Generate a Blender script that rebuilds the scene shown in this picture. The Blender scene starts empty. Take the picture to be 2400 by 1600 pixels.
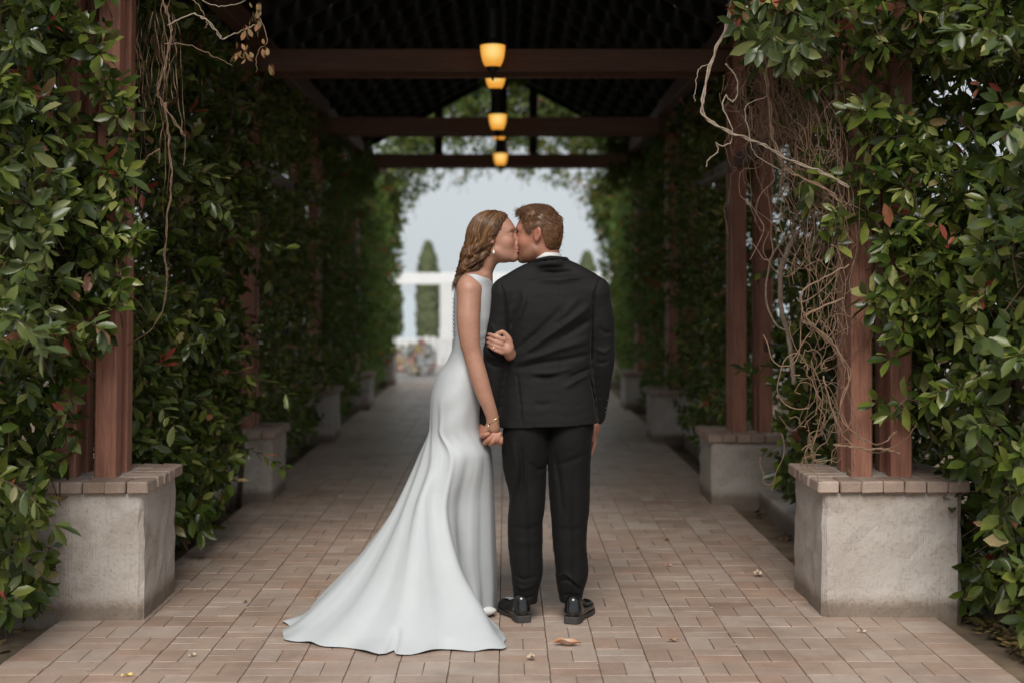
import bpy, math, random
import numpy as np
from mathutils import Vector, Matrix

# ------------------------------------------------------------------ scene, camera, light
SC = bpy.context.scene
COL = SC.collection
RNG = np.random.default_rng(7)
random.seed(7)
F = 3333.0            # focal length in pixels of the 2400 px wide photograph (50 mm lens)
VX, VY, CAMZ = 1185.0, 680.0, 1.40

cam = bpy.data.cameras.new('camera')
cam_ob = bpy.data.objects.new('camera', cam)
COL.objects.link(cam_ob)
cam_ob.location = (0, 0, CAMZ)
cam_ob.rotation_euler = (math.radians(90), 0, 0)
cam.sensor_width = 36.0
cam.lens = 50.0
cam.shift_x = (1200 - VX) / 2400
cam.shift_y = -(800 - VY) / 2400
cam.clip_start = 0.1
cam.clip_end = 6000
cam.dof.use_dof = True
cam.dof.focus_distance = 5.98
cam.dof.aperture_fstop = 1.7
SC.camera = cam_ob

SUN_EL, SUN_AZ = 44.0, 184.0      # azimuth clockwise from +Y: the sun is behind the camera
world = bpy.data.worlds.new('World')
SC.world = world
world.use_nodes = True
wn = world.node_tree.nodes; wl = world.node_tree.links
wn.clear()
sky = wn.new('ShaderNodeTexSky')
sky.sky_type = 'NISHITA'
sky.sun_disc = False
sky.sun_elevation = math.radians(SUN_EL)
sky.sun_rotation = math.radians(SUN_AZ)
sky.air_density = 1.0
sky.dust_density = 3.0
hs = wn.new('ShaderNodeHueSaturation')
hs.inputs['Saturation'].default_value = 0.30
bg = wn.new('ShaderNodeBackground')
bg.inputs['Strength'].default_value = 0.15
wo = wn.new('ShaderNodeOutputWorld')
wl.new(sky.outputs[0], hs.inputs['Color'])
# thin bright overcast: the clear sky is veiled by pale cloud
cl = wn.new('ShaderNodeMix'); cl.data_type = 'RGBA'
cl.inputs[0].default_value = 0.62
cl.inputs[7].default_value = (3.0, 3.24, 3.40, 1)
cn = wn.new('ShaderNodeTexNoise'); cn.inputs['Scale'].default_value = 2.2; cn.inputs['Detail'].default_value = 5
cm = wn.new('ShaderNodeMapping'); cm.inputs['Scale'].default_value = (1, 1, 2.5)
ct = wn.new('ShaderNodeTexCoord')
wl.new(ct.outputs['Generated'], cm.inputs['Vector']); wl.new(cm.outputs[0], cn.inputs['Vector'])
cr_ = wn.new('ShaderNodeMapRange')
cr_.inputs['From Min'].default_value = 0.3; cr_.inputs['From Max'].default_value = 0.7
cr_.inputs['To Min'].default_value = 0.92; cr_.inputs['To Max'].default_value = 1.0
wl.new(cn.outputs['Fac'], cr_.inputs['Value']); wl.new(cr_.outputs[0], cl.inputs[0])
wl.new(hs.outputs[0], cl.inputs[6])
wl.new(cl.outputs[2], bg.inputs['Color'])
wl.new(bg.outputs[0], wo.inputs['Surface'])

sun = bpy.data.lights.new('sun', 'SUN')
sun.energy = 2.35
sun.angle = math.radians(30)
sun.color = (1.0, 0.945, 0.875)
sun_ob = bpy.data.objects.new('sun', sun)
COL.objects.link(sun_ob)
el, az = math.radians(SUN_EL), math.radians(SUN_AZ)
S = Vector((math.sin(az) * math.cos(el), math.cos(az) * math.cos(el), math.sin(el)))
sun_ob.rotation_euler = S.to_track_quat('Z', 'Y').to_euler()
sun_ob.location = (0, -10, 15)

SC.view_settings.view_transform = 'Standard'
SC.view_settings.look = 'None'
SC.view_settings.exposure = 0.45
SC.view_settings.gamma = 1.0
SC.view_settings.use_curve_mapping = False
SC.render.engine = 'CYCLES'
SC.cycles.use_denoising = True
SC.cycles.max_bounces = 8
SC.cycles.diffuse_bounces = 4
SC.cycles.glossy_bounces = 3
SC.cycles.transmission_bounces = 4
SC.cycles.caustics_reflective = False
SC.cycles.caustics_refractive = False
SC.cycles.sample_clamp_indirect = 4.0


def P(px, py, Y):
    """a place seen at a photograph pixel, standing Y metres ahead"""
    return np.array([(px - VX) * Y / F, Y, CAMZ - (py - VY) * Y / F])


# ------------------------------------------------------------------ object helpers
def link(o, parent=None):
    COL.objects.link(o)
    if parent is not None:
        o.parent = parent
    return o


def tag(o, label=None, cat=None, group=None, kind=None):
    if label: o['label'] = label
    if cat: o['category'] = cat
    if group: o['group'] = group
    if kind: o['kind'] = kind
    return o


def thing(name, label, cat, loc=(0, 0, 0), group=None):
    o = bpy.data.objects.new(name, None)
    o.empty_display_size = 0.1
    o.location = loc
    o['_org'] = [float(v) for v in loc]
    link(o)
    return tag(o, label, cat, group)


def np_mesh(name, V, faces_list, mat=None, smooth=False):
    """V (n,3); faces_list: list of integer arrays (m,k), k = 3 or 4"""
    me = bpy.data.meshes.new(name)
    V = np.ascontiguousarray(V, dtype=np.float32)
    me.vertices.add(len(V))
    me.vertices.foreach_set('co', V.ravel())
    fl = [np.asarray(f, dtype=np.int32) for f in faces_list if len(f)]
    nl = sum(f.size for f in fl)
    nf = sum(len(f) for f in fl)
    me.loops.add(nl)
    me.polygons.add(nf)
    me.loops.foreach_set('vertex_index', np.concatenate([f.ravel() for f in fl]))
    tot = np.concatenate([np.full(len(f), f.shape[1], np.int32) for f in fl])
    start = np.concatenate([[0], np.cumsum(tot)[:-1]]).astype(np.int32)
    me.polygons.foreach_set('loop_start', start)
    try:
        me.polygons.foreach_set('loop_total', tot)
    except Exception:
        pass
    me.polygons.foreach_set('use_smooth', np.full(nf, bool(smooth)))
    me.update(calc_edges=True)
    me.validate()
    if mat is not None:
        me.materials.append(mat)
    return me


def mesh_ob(name, me, parent=None, origin=None):
    """links a mesh given in world coordinates; origin moves the pivot"""
    o = bpy.data.objects.new(name, me)
    org = np.zeros(3)
    if parent is not None:
        org = np.array(parent.get('_org', (0, 0, 0)), float)
    if origin is not None:
        o.location = tuple(np.asarray(origin) - org)
        o['_org'] = [float(v) for v in origin]
        me.transform(Matrix.Translation(-Vector(origin)))
    else:
        o.location = tuple(-org)
    return link(o, parent)


class MB:
    """collects simple solids into one mesh"""
    def __init__(self):
        self.V = []; self.T = []; self.Q = []; self.n = 0

    def add(self, V, tris=(), quads=()):
        V = np.asarray(V, float)
        self.V.append(V)
        if len(tris): self.T.append(np.asarray(tris) + self.n)
        if len(quads): self.Q.append(np.asarray(quads) + self.n)
        self.n += len(V)
        return self

    def box(self, lo, hi, bevel=0.0):
        x0, y0, z0 = lo; x1, y1, z1 = hi
        if bevel <= 0:
            V = [(x, y, z) for z in (z0, z1) for y in (y0, y1) for x in (x0, x1)]
            Q = [(0, 2, 3, 1), (4, 5, 7, 6), (0, 1, 5, 4), (1, 3, 7, 5), (3, 2, 6, 7), (2, 0, 4, 6)]
            return self.add(V, quads=Q)
        b = bevel
        V = []; idx = {}
        for k, (sx, sy, sz) in enumerate([(x, y, z) for z in (0, 1) for y in (0, 1) for x in (0, 1)]):
            cx, cy, cz = (x0, x1)[sx], (y0, y1)[sy], (z0, z1)[sz]
            dx, dy, dz = (b, -b)[sx], (b, -b)[sy], (b, -b)[sz]
            for ax, v in enumerate([(cx, cy + dy, cz + dz), (cx + dx, cy, cz + dz), (cx + dx, cy + dy, cz)]):
                idx[(sx, sy, sz, ax)] = len(V); V.append(v)
        Q = []; T = []
        for s in (0, 1):
            def ring(ax):
                o = [(0, 0), (1, 0), (1, 1), (0, 1)]
                r = []
                for a, c in o:
                    key = [a, c]; key.insert(ax, s)
                    r.append(idx[(key[0], key[1], key[2], ax)])
                return r
            for ax in range(3):
                r = ring(ax)
                if (s == 0) != (ax == 1): r = r[::-1]
                Q.append(r)
        for ax in range(3):            # edge chamfers along axis ax
            o1, o2 = [a for a in range(3) if a != ax]
            for s1 in (0, 1):
                for s2 in (0, 1):
                    def g(sa, face):
                        key = [0, 0, 0]; key[ax] = sa; key[o1] = s1; key[o2] = s2
                        return idx[(key[0], key[1], key[2], face)]
                    q = [g(0, o1), g(1, o1), g(1, o2), g(0, o2)]
                    flip = (s1 + s2) % 2 == 1
                    if ax == 1: flip = not flip
                    Q.append(q if flip else q[::-1])
        for sx in (0, 1):
            for sy in (0, 1):
                for sz in (0, 1):
                    t = [idx[(sx, sy, sz, a)] for a in range(3)]
                    if (sx + sy + sz) % 2 == 0: t = t[::-1]
                    T.append(t)
        return self.add(V, T, Q)

    def tube(self, pts, rad, sides=6, cap=True):
        pts = np.asarray(pts, float)
        n = len(pts)
        rad = np.broadcast_to(np.asarray(rad, float), (n,))
        tan = np.gradient(pts, axis=0)
        tan /= np.linalg.norm(tan, axis=1, keepdims=True) + 1e-9
        ref = np.array([0, 0, 1.0]) if abs(tan[0][2]) < 0.9 else np.array([1.0, 0, 0])
        u = np.cross(tan[0], ref); u /= np.linalg.norm(u) + 1e-9
        ang = np.arange(sides) * 2 * np.pi / sides
        V = np.zeros((n, sides, 3))
        for i in range(n):
            u = u - tan[i] * np.dot(u, tan[i]); u /= np.linalg.norm(u) + 1e-9
            v = np.cross(tan[i], u)
            V[i] = pts[i] + rad[i] * (np.cos(ang)[:, None] * u + np.sin(ang)[:, None] * v)
        a = np.arange(sides); b = (a + 1) % sides
        Q = [np.stack([i * sides + a, i * sides + b, (i + 1) * sides + b, (i + 1) * sides + a], 1) for i in range(n - 1)]
        T = []
        if cap and sides >= 3:
            for k in range(1, sides - 1):
                T.append((0, k + 1, k)); T.append(((n - 1) * sides, (n - 1) * sides + k, (n - 1) * sides + k + 1))
        return self.add(V.reshape(-1, 3), T, np.concatenate(Q))

    def lathe(self, prof, c=(0, 0, 0), n=24, flute=0.0, nf=12):
        prof = np.asarray(prof, float)
        ang = np.arange(n) * 2 * np.pi / n
        R = prof[:, 0][:, None] * (1 + flute * np.cos(nf * ang)[None, :])
        V = np.stack([c[0] + R * np.cos(ang), c[1] + R * np.sin(ang), c[2] + np.repeat(prof[:, 1][:, None], n, 1)], -1)
        a = np.arange(n); b = (a + 1) % n
        Q = [np.stack([i * n + a, i * n + b, (i + 1) * n + b, (i + 1) * n + a], 1) for i in range(len(prof) - 1)]
        return self.add(V.reshape(-1, 3), (), np.concatenate(Q))

    def mesh(self, name, mat=None, smooth=False):
        fl = []
        if self.Q: fl.append(np.concatenate(self.Q))
        if self.T: fl.append(np.concatenate(self.T))
        return np_mesh(name, np.concatenate(self.V), fl, mat, smooth)

    def build(self, name, mat, parent=None, smooth=False, origin=None):
        return mesh_ob(name, self.mesh(name, mat, smooth), parent, origin)


def root_at(o, org):
    o['_org'] = [float(v) for v in org]
    return o


# ------------------------------------------------------------------ materials
def new_mat(name):
    m = bpy.data.materials.new(name)
    m.use_nodes = True
    nt = m.node_tree
    b = nt.nodes['Principled BSDF']
    return m, nt, b


def N(nt, typ, **kw):
    n = nt.nodes.new(typ)
    for k, v in kw.items():
        setattr(n, k, v)
    return n


def ramp(nt, fac, stops):
    r = N(nt, 'ShaderNodeValToRGB')
    el = r.color_ramp.elements
    while len(el) < len(stops): el.new(0.5)
    for e, (p, c) in zip(el, stops):
        e.position = p; e.color = (c[0], c[1], c[2], 1)
    nt.links.new(fac, r.inputs['Fac'])
    return r.outputs['Color']


def noise(nt, scale, detail=4, rough=0.6, vec=None, stretch=None, coord='Object'):
    tc = N(nt, 'ShaderNodeTexCoord')
    src = tc.outputs[coord] if vec is None else vec
    if stretch:
        mp = N(nt, 'ShaderNodeMapping')
        mp.inputs['Scale'].default_value = stretch
        nt.links.new(src, mp.inputs['Vector']); src = mp.outputs[0]
    t = N(nt, 'ShaderNodeTexNoise')
    t.inputs['Scale'].default_value = scale
    t.inputs['Detail'].default_value = detail
    t.inputs['Roughness'].default_value = rough
    nt.links.new(src, t.inputs['Vector'])
    return t.outputs['Fac']


def mixc(nt, fac, a, b, mode='MIX'):
    m = N(nt, 'ShaderNodeMix', data_type='RGBA', blend_type=mode)
    if hasattr(fac, 'links'): nt.links.new(fac, m.inputs[0])
    else: m.inputs[0].default_value = fac
    for v, s in ((a, m.inputs[6]), (b, m.inputs[7])):
        if hasattr(v, 'links'): nt.links.new(v, s)
        else: s.default_value = (v[0], v[1], v[2], 1)
    return m.outputs[2]


def bump(nt, b, h, strength=0.3, dist=0.01):
    n = N(nt, 'ShaderNodeBump')
    n.inputs['Strength'].default_value = strength
    n.inputs['Distance'].default_value = dist
    nt.links.new(h, n.inputs['Height'])
    nt.links.new(n.outputs[0], b.inputs['Normal'])


def rnd_src(nt, single):
    if single:
        return N(nt, 'ShaderNodeObjectInfo').outputs['Random']
    return N(nt, 'ShaderNodeNewGeometry').outputs['Random Per Island']


def wood_mat(name, c1, c2, rough=0.6):
    m, nt, b = new_mat(name)
    n1 = noise(nt, 9, 5, 0.65, stretch=(6, 6, 0.5))
    n2 = noise(nt, 60, 3, 0.6, stretch=(4, 4, 0.15))
    col = ramp(nt, n1, [(0.3, c1), (0.7, c2)])
    dark = ramp(nt, n2, [(0.35, (0.55, 0.55, 0.55)), (0.6, (1, 1, 1))])
    nt.links.new(mixc(nt, 0.7, col, dark, 'MULTIPLY'), b.inputs['Base Color'])
    b.inputs['Roughness'].default_value = rough
    bump(nt, b, n2, 0.35, 0.004)
    return m


def wood_mat_axis(name, c1, c2, stretch, rough=0.65):
    m, nt, b = new_mat(name)
    n1 = noise(nt, 6, 5, 0.65, stretch=stretch)
    col = ramp(nt, n1, [(0.3, c1), (0.7, c2)])
    nt.links.new(col, b.inputs['Base Color'])
    b.inputs['Roughness'].default_value = rough
    bump(nt, b, n1, 0.3, 0.004)
    return m


M = {}
M['post'] = wood_mat('redwood_stain', (0.29, 0.120, 0.078), (0.43, 0.195, 0.132), 0.55)
M['beam'] = wood_mat_axis('dark_redwood', (0.095, 0.046, 0.028), (0.16, 0.080, 0.050), (0.4, 8, 8))
M['plate'] = wood_mat_axis('dark_redwood_long', (0.075, 0.035, 0.025), (0.13, 0.065, 0.045), (8, 0.4, 8))
M['rail'] = wood_mat_axis('weathered_rail', (0.10, 0.075, 0.06), (0.24, 0.20, 0.175), (5, 0.6, 5))
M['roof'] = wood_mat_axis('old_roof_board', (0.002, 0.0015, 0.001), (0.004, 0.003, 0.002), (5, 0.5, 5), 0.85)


def stucco_mat():
    m, nt, b = new_mat('combed_stucco')
    big = noise(nt, 3.0, 5, 0.6)
    rough = noise(nt, 55, 6, 0.7)
    comb = noise(nt, 26, 4, 0.7, stretch=(4.0, 4.0, 0.16))
    stain = noise(nt, 2.2, 4, 0.65, stretch=(1, 1, 1.6))
    col = ramp(nt, big, [(0.3, (0.43, 0.38, 0.34)), (0.7, (0.56, 0.515, 0.475))])
    pit = ramp(nt, rough, [(0.32, (0.62, 0.58, 0.54)), (0.46, (1, 1, 1))])
    st = ramp(nt, stain, [(0.30, (0.66, 0.58, 0.52)), (0.48, (1, 1, 1))])
    c = mixc(nt, 0.6, col, pit, 'MULTIPLY')
    c = mixc(nt, 0.8, c, st, 'MULTIPLY')
    nt.links.new(c, b.inputs['Base Color'])
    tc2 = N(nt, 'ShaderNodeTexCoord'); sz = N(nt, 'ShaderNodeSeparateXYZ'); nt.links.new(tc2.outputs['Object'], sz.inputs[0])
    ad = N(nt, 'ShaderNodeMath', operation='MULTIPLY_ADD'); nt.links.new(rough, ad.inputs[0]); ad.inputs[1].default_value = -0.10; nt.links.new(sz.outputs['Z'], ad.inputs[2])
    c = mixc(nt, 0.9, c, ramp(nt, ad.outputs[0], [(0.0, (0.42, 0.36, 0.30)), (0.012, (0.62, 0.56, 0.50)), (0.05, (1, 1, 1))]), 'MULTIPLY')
    crk = noise(nt, 5.5, 3, 0.55, stretch=(1.6, 1.6, 0.9))
    c = mixc(nt, 0.30, c, ramp(nt, crk, [(0.488, (1, 1, 1)), (0.500, (0.55, 0.50, 0.46)), (0.512, (1, 1, 1))]), 'MULTIPLY')
    nt.links.new(c, b.inputs['Base Color'])
    b.inputs['Roughness'].default_value = 0.95
    mx = N(nt, 'ShaderNodeMath', operation='ADD')
    nt.links.new(rough, mx.inputs[0]); nt.links.new(comb, mx.inputs[1])
    bump(nt, b, mx.outputs[0], 0.6, 0.010)
    return m


M['stucco'] = stucco_mat()


def brick_mat(name, single, pal, rough=0.85, worn=True):
    m, nt, b = new_mat(name)
    r = rnd_src(nt, single)
    k = len(pal)
    col = ramp(nt, r, [(i / (k - 1), c) for i, c in enumerate(pal)])
    gp = N(nt, 'ShaderNodeNewGeometry').outputs['Position']
    sp = noise(nt, 170, 3, 0.7, vec=gp)
    mott = noise(nt, 9, 5, 0.7, vec=gp)
    stain = noise(nt, 1.7, 5, 0.65, vec=gp)
    col = mixc(nt, 0.8, col, ramp(nt, stain, [(0.30, (0.70, 0.66, 0.62)), (0.46, (0.98, 0.97, 0.96)), (0.70, (1.10, 1.08, 1.06))]), 'MULTIPLY')
    c = mixc(nt, 0.55, col, ramp(nt, sp, [(0.3, (0.62, 0.60, 0.58)), (0.7, (1.18, 1.16, 1.14))]), 'MULTIPLY')
    c = mixc(nt, 0.65, c, ramp(nt, mott, [(0.3, (0.72, 0.70, 0.68)), (0.7, (1.12, 1.1, 1.1))]), 'MULTIPLY')
    nt.links.new(c, b.inputs['Base Color'])
    b.inputs['Roughness'].default_value = rough
    b.inputs['Specular IOR Level'].default_value = 0.42
    bump(nt, b, sp, 0.3, 0.003)
    return m


PAVE = [(0.340, 0.248, 0.198), (0.44, 0.342, 0.282), (0.385, 0.295, 0.246), (0.47, 0.392, 0.338), (0.405, 0.283, 0.222), (0.43, 0.352, 0.300)]
CAPB = [(0.32, 0.235, 0.190), (0.40, 0.318, 0.268), (0.35, 0.262, 0.215), (0.44, 0.36, 0.31), (0.37, 0.272, 0.222)]
M['paver'] = brick_mat('paver_clay', True, PAVE, 0.46)
M['paver_stuff'] = brick_mat('paver_clay_field', False, PAVE, 0.46)
M['capbrick'] = brick_mat('cap_brick_clay', True, CAPB)


def simple(name, col, rough=0.6, metal=0.0, spec=None, nscale=None, amt=0.25, bumpy=0.0):
    m, nt, b = new_mat(name)
    if nscale:
        n = noise(nt, nscale, 4, 0.6)
        lo = tuple(c * (1 - amt) for c in col); hi = tuple(c * (1 + amt) for c in col)
        nt.links.new(ramp(nt, n, [(0.3, lo), (0.7, hi)]), b.inputs['Base Color'])
        if bumpy: bump(nt, b, n, bumpy, 0.01)
    else:
        b.inputs['Base Color'].default_value = (*col, 1)
    b.inputs['Roughness'].default_value = rough
    b.inputs['Metallic'].default_value = metal
    if spec is not None: b.inputs['Specular IOR Level'].default_value = spec
    return m


M['joint'] = simple('joint_sand', (0.12, 0.085, 0.06), 0.95, nscale=30, amt=0.45, bumpy=0.4)
M['soil'] = simple('bare_soil', (0.15, 0.108, 0.07), 0.95, nscale=6, amt=0.5, bumpy=0.6)
M['terrace'] = simple('pale_terrace', (0.36, 0.33, 0.31), 0.85, nscale=3, amt=0.12)
M['white'] = simple('white_paint', (0.72, 0.73, 0.73), 0.5, nscale=5, amt=0.03)
M['iron'] = simple('black_iron', (0.012, 0.011, 0.010), 0.5, nscale=20, amt=0.3)
M['vine'] = simple('dry_vine_bark', (0.215, 0.135, 0.085), 0.8, nscale=40, amt=0.35, bumpy=0.4)
M['vine_pale'] = simple('pale_vine_bark', (0.33, 0.26, 0.20), 0.8, nscale=40, amt=0.3, bumpy=0.4)
M['twig'] = simple('twig_bark', (0.09, 0.055, 0.035), 0.8, nscale=30, amt=0.4)


def leaf_mat(name, single, pal, rough=0.29, trans=0.20, spec=0.42):
    m, nt, b = new_mat(name)
    r = rnd_src(nt, single)
    k = len(pal)
    col = ramp(nt, r, [(p, c) for p, c in pal])
    geo = N(nt, 'ShaderNodeNewGeometry')
    und = mixc(nt, 0.5, col, (0.10, 0.13, 0.055))
    n1 = noise(nt, 35, 3, 0.6)
    c2 = mixc(nt, 0.6, col, ramp(nt, n1, [(0.3, (0.7, 0.72, 0.7)), (0.7, (1.25, 1.25, 1.2))]), 'MULTIPLY')
    cc = mixc(nt, geo.outputs['Backfacing'], c2, und)
    nt.links.new(cc, b.inputs['Base Color'])
    b.inputs['Roughness'].default_value = rough
    b.inputs['Specular IOR Level'].default_value = spec
    tr = N(nt, 'ShaderNodeBsdfTranslucent')
    nt.links.new(mixc(nt, 0.5, cc, (0.16, 0.22, 0.03)), tr.inputs['Color'])
    ms = N(nt, 'ShaderNodeMixShader')
    ms.inputs[0].default_value = trans
    out = nt.nodes['Material Output']
    nt.links.new(b.outputs[0], ms.inputs[1]); nt.links.new(tr.outputs[0], ms.inputs[2])
    nt.links.new(ms.outputs[0], out.inputs['Surface'])
    return m


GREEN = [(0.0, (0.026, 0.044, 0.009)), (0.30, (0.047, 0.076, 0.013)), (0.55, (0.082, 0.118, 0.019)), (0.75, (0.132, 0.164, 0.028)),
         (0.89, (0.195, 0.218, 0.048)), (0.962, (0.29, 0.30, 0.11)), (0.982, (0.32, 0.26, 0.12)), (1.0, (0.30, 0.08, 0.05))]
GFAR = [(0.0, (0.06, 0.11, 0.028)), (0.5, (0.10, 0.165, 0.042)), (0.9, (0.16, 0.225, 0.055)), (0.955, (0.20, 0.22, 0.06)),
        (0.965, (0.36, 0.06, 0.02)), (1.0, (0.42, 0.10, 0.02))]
M['leaf_red'] = leaf_mat('young_red_leaf', False, [(0, (0.22, 0.035, 0.028)), (0.5, (0.32, 0.06, 0.045)), (1, (0.34, 0.12, 0.06))], 0.35, 0.25)
M['leaf'] = leaf_mat('leaf_single', True, GREEN)
M['leaf_stuff'] = leaf_mat('leaf_mass', False, GREEN)
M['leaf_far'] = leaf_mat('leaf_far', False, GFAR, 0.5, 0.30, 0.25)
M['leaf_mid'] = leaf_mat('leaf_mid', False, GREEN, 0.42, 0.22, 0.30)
M['leaf_daylit'] = leaf_mat('leaf_daylit', False, [(p, tuple(min(0.5, c * 1.5) for c in k)) for p, k in GFAR], 0.5, 0.45, 0.3)  # last-bay copy of the far leaf colours, lightened to paint in daylight
M['leaf_ivy'] = leaf_mat('leaf_ivy', False, [(0, (0.08, 0.13, 0.03)), (0.6, (0.14, 0.20, 0.05)), (0.94, (0.22, 0.26, 0.07)), (0.97, (0.34, 0.10, 0.03)), (1, (0.36, 0.12, 0.04))], 0.4, 0.5)
M['leaf_dry'] = leaf_mat('leaf_dry', False, [(0, (0.30, 0.13, 0.05)), (0.6, (0.38, 0.20, 0.09)), (1, (0.24, 0.10, 0.04))], 0.6, 0.3)
M['cypress'] = leaf_mat('cypress_needles', False, [(0, (0.10, 0.13, 0.065)), (0.6, (0.15, 0.18, 0.09)), (1, (0.20, 0.23, 0.12))], 0.6, 0.2)  # needle colours paled to paint in the distant haze

# ------------------------------------------------------------------ ground and walkway
PIER_L = [(6.04, -1.54, 0.59), (9.43, -1.547, 0.47), (13.1, -1.59, 0.49), (16.66, -1.60, 0.42), (21.0, -1.65, 0.50)]   # front Y, inner face x, height
PIER_R = [(6.10, 1.36, 0.585), (9.28, 1.345, 0.46), (13.1, 1.355, 0.48), (16.7, 1.40, 0.44), (20.9, 1.44, 0.50)]
PX0, PIT = -0.024, 0.187
PY0 = 5.554
END_Y = 21.9


def slab(name, x0, x1, y0, y1, z0, z1, mat, kind='structure'):
    o = MB().box((x0, y0, z0), (x1, y1, z1)).build(name, mat)
    return tag(o, kind=kind)


# the earth: one sheet reaching the shore terrace edge, then water to the horizon
V = np.array([(-60, -30, -0.035), (60, -30, -0.035), (60, 37, -0.035), (-60, 37, -0.035), (-60, 60, -14), (60, 60, -14)])
tag(mesh_ob('ground', np_mesh('ground', V, [np.array([(0, 1, 2, 3), (3, 2, 5, 4)])], M['soil'])), kind='structure')
wat, nt, b = new_mat('lake_water')
b.inputs['Base Color'].default_value = (0.46, 0.52, 0.55, 1); b.inputs['Roughness'].default_value = 0.3  # pale base colour paints in the sky's reflection and haze
bump(nt, b, noise(nt, 0.6, 4, 0.6), 0.2, 0.3)
V = np.array([(-4000, 45, -13), (4000, 45, -13), (4000, 5000, -13), (-4000, 5000, -13)], float)
tag(mesh_ob('water', np_mesh('water', V, [np.array([(0, 1, 2, 3)])], wat)), kind='structure')
slab('terrace', -14, 14, END_Y, 36.5, -0.20, -0.004, M['terrace'])

walk = MB()
walk.box((-1.898, 2.0, -0.15), (1.85, 6.115, -0.006))
walk.box((-1.711, 6.115, -0.15), (1.476, END_Y, -0.006))
walk = tag(walk.build('walkway', M['joint']), kind='structure')


def in_walk(x, y, w, l):
    if y < 6.115:
        return x > -1.894 and x < 1.846
    return x > -1.707 and x < 1.472


def paver_mesh(w, l, v):
    r = random.Random(v)
    m = MB().box((-w / 2, -l / 2, -0.05), (w / 2, l / 2, 0), 0.0011)
    V = m.V[0]
    V[:, 2] += np.where(V[:, 2] > -0.02, np.array([r.uniform(-0.0008, 0.0008) for _ in range(len(V))]), 0)
    return m


G = 0.0026
LONG = PIT - 0.0050
SHORT = PIT / 2 - G
variants = [paver_mesh(SHORT, LONG, v) for v in range(4)]
vmesh = [v.mesh('paver', M['paver']) for v in variants]
slots = []
for i in range(-12, 13):
    for j in range(-22, 90):
        x = PX0 + (i + 0.5) * PIT; y = PY0 + (j + 0.5) * PIT
        if y < 3.2 or y > END_Y - 0.05: continue
        edge = (y < 6.115 and (i <= -10 or i >= 9))
        along = (i + j) % 2 == 0 and not edge
        for s in (-1, 1):
            cx, cy = (x + s * PIT / 4, y) if along else (x, y + s * PIT / 4)
            w, l = (SHORT, LONG) if along else (LONG, SHORT)
            if in_walk(cx, cy, w, l):
                slots.append((cx, cy, along))
slots.sort(key=lambda t: abs(t[1] - 5.05) if t[1] > 5.0 else 50 + abs(t[1] - 5))
field = MB()
for n, (cx, cy, along) in enumerate(slots):
    rz = random.gauss(0, 0.006) + (0 if along else math.pi / 2)
    tx, ty = random.gauss(0, 0.004), random.gauss(0, 0.004)
    dz = random.gauss(0, 0.0006)
    vis = abs(cx - 0.02) < 0.365 * cy
    if n < 300 and vis:
        o = bpy.data.objects.new('paver', vmesh[n % 4])
        o.location = (cx, cy, dz); o.rotation_euler = (tx, ty, rz)
        link(o, walk)
    else:
        V = variants[n % 4].V[0]
        c, s = math.cos(rz), math.sin(rz)
        W = np.stack([cx + c * V[:, 0] - s * V[:, 1], cy + s * V[:, 0] + c * V[:, 1], dz + V[:, 2] + tx * V[:, 1] + ty * V[:, 0]], 1)
        field.add(W, variants[0].T[0], variants[0].Q[0])
tag(field.build('paver_field', M['paver_stuff'], walk), kind='stuff')

# ------------------------------------------------------------------ piers
ORD_L = ['nearest', 'second', 'third', 'fourth', 'farthest']


def cap_brick_mesh(w, l, h, seed):
    r = random.Random(seed)
    m = MB().box((-w / 2, -l / 2, 0), (w / 2, l / 2, h), 0.006)
    m.V[0] += np.array([[r.uniform(-0.002, 0.002) for _ in range(3)] for _ in range(len(m.V[0]))])
    return m.mesh('cap_brick', M['capbrick'])


capm = [cap_brick_mesh(0.0912, 0.17, 0.050, s) for s in range(4)]


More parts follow.
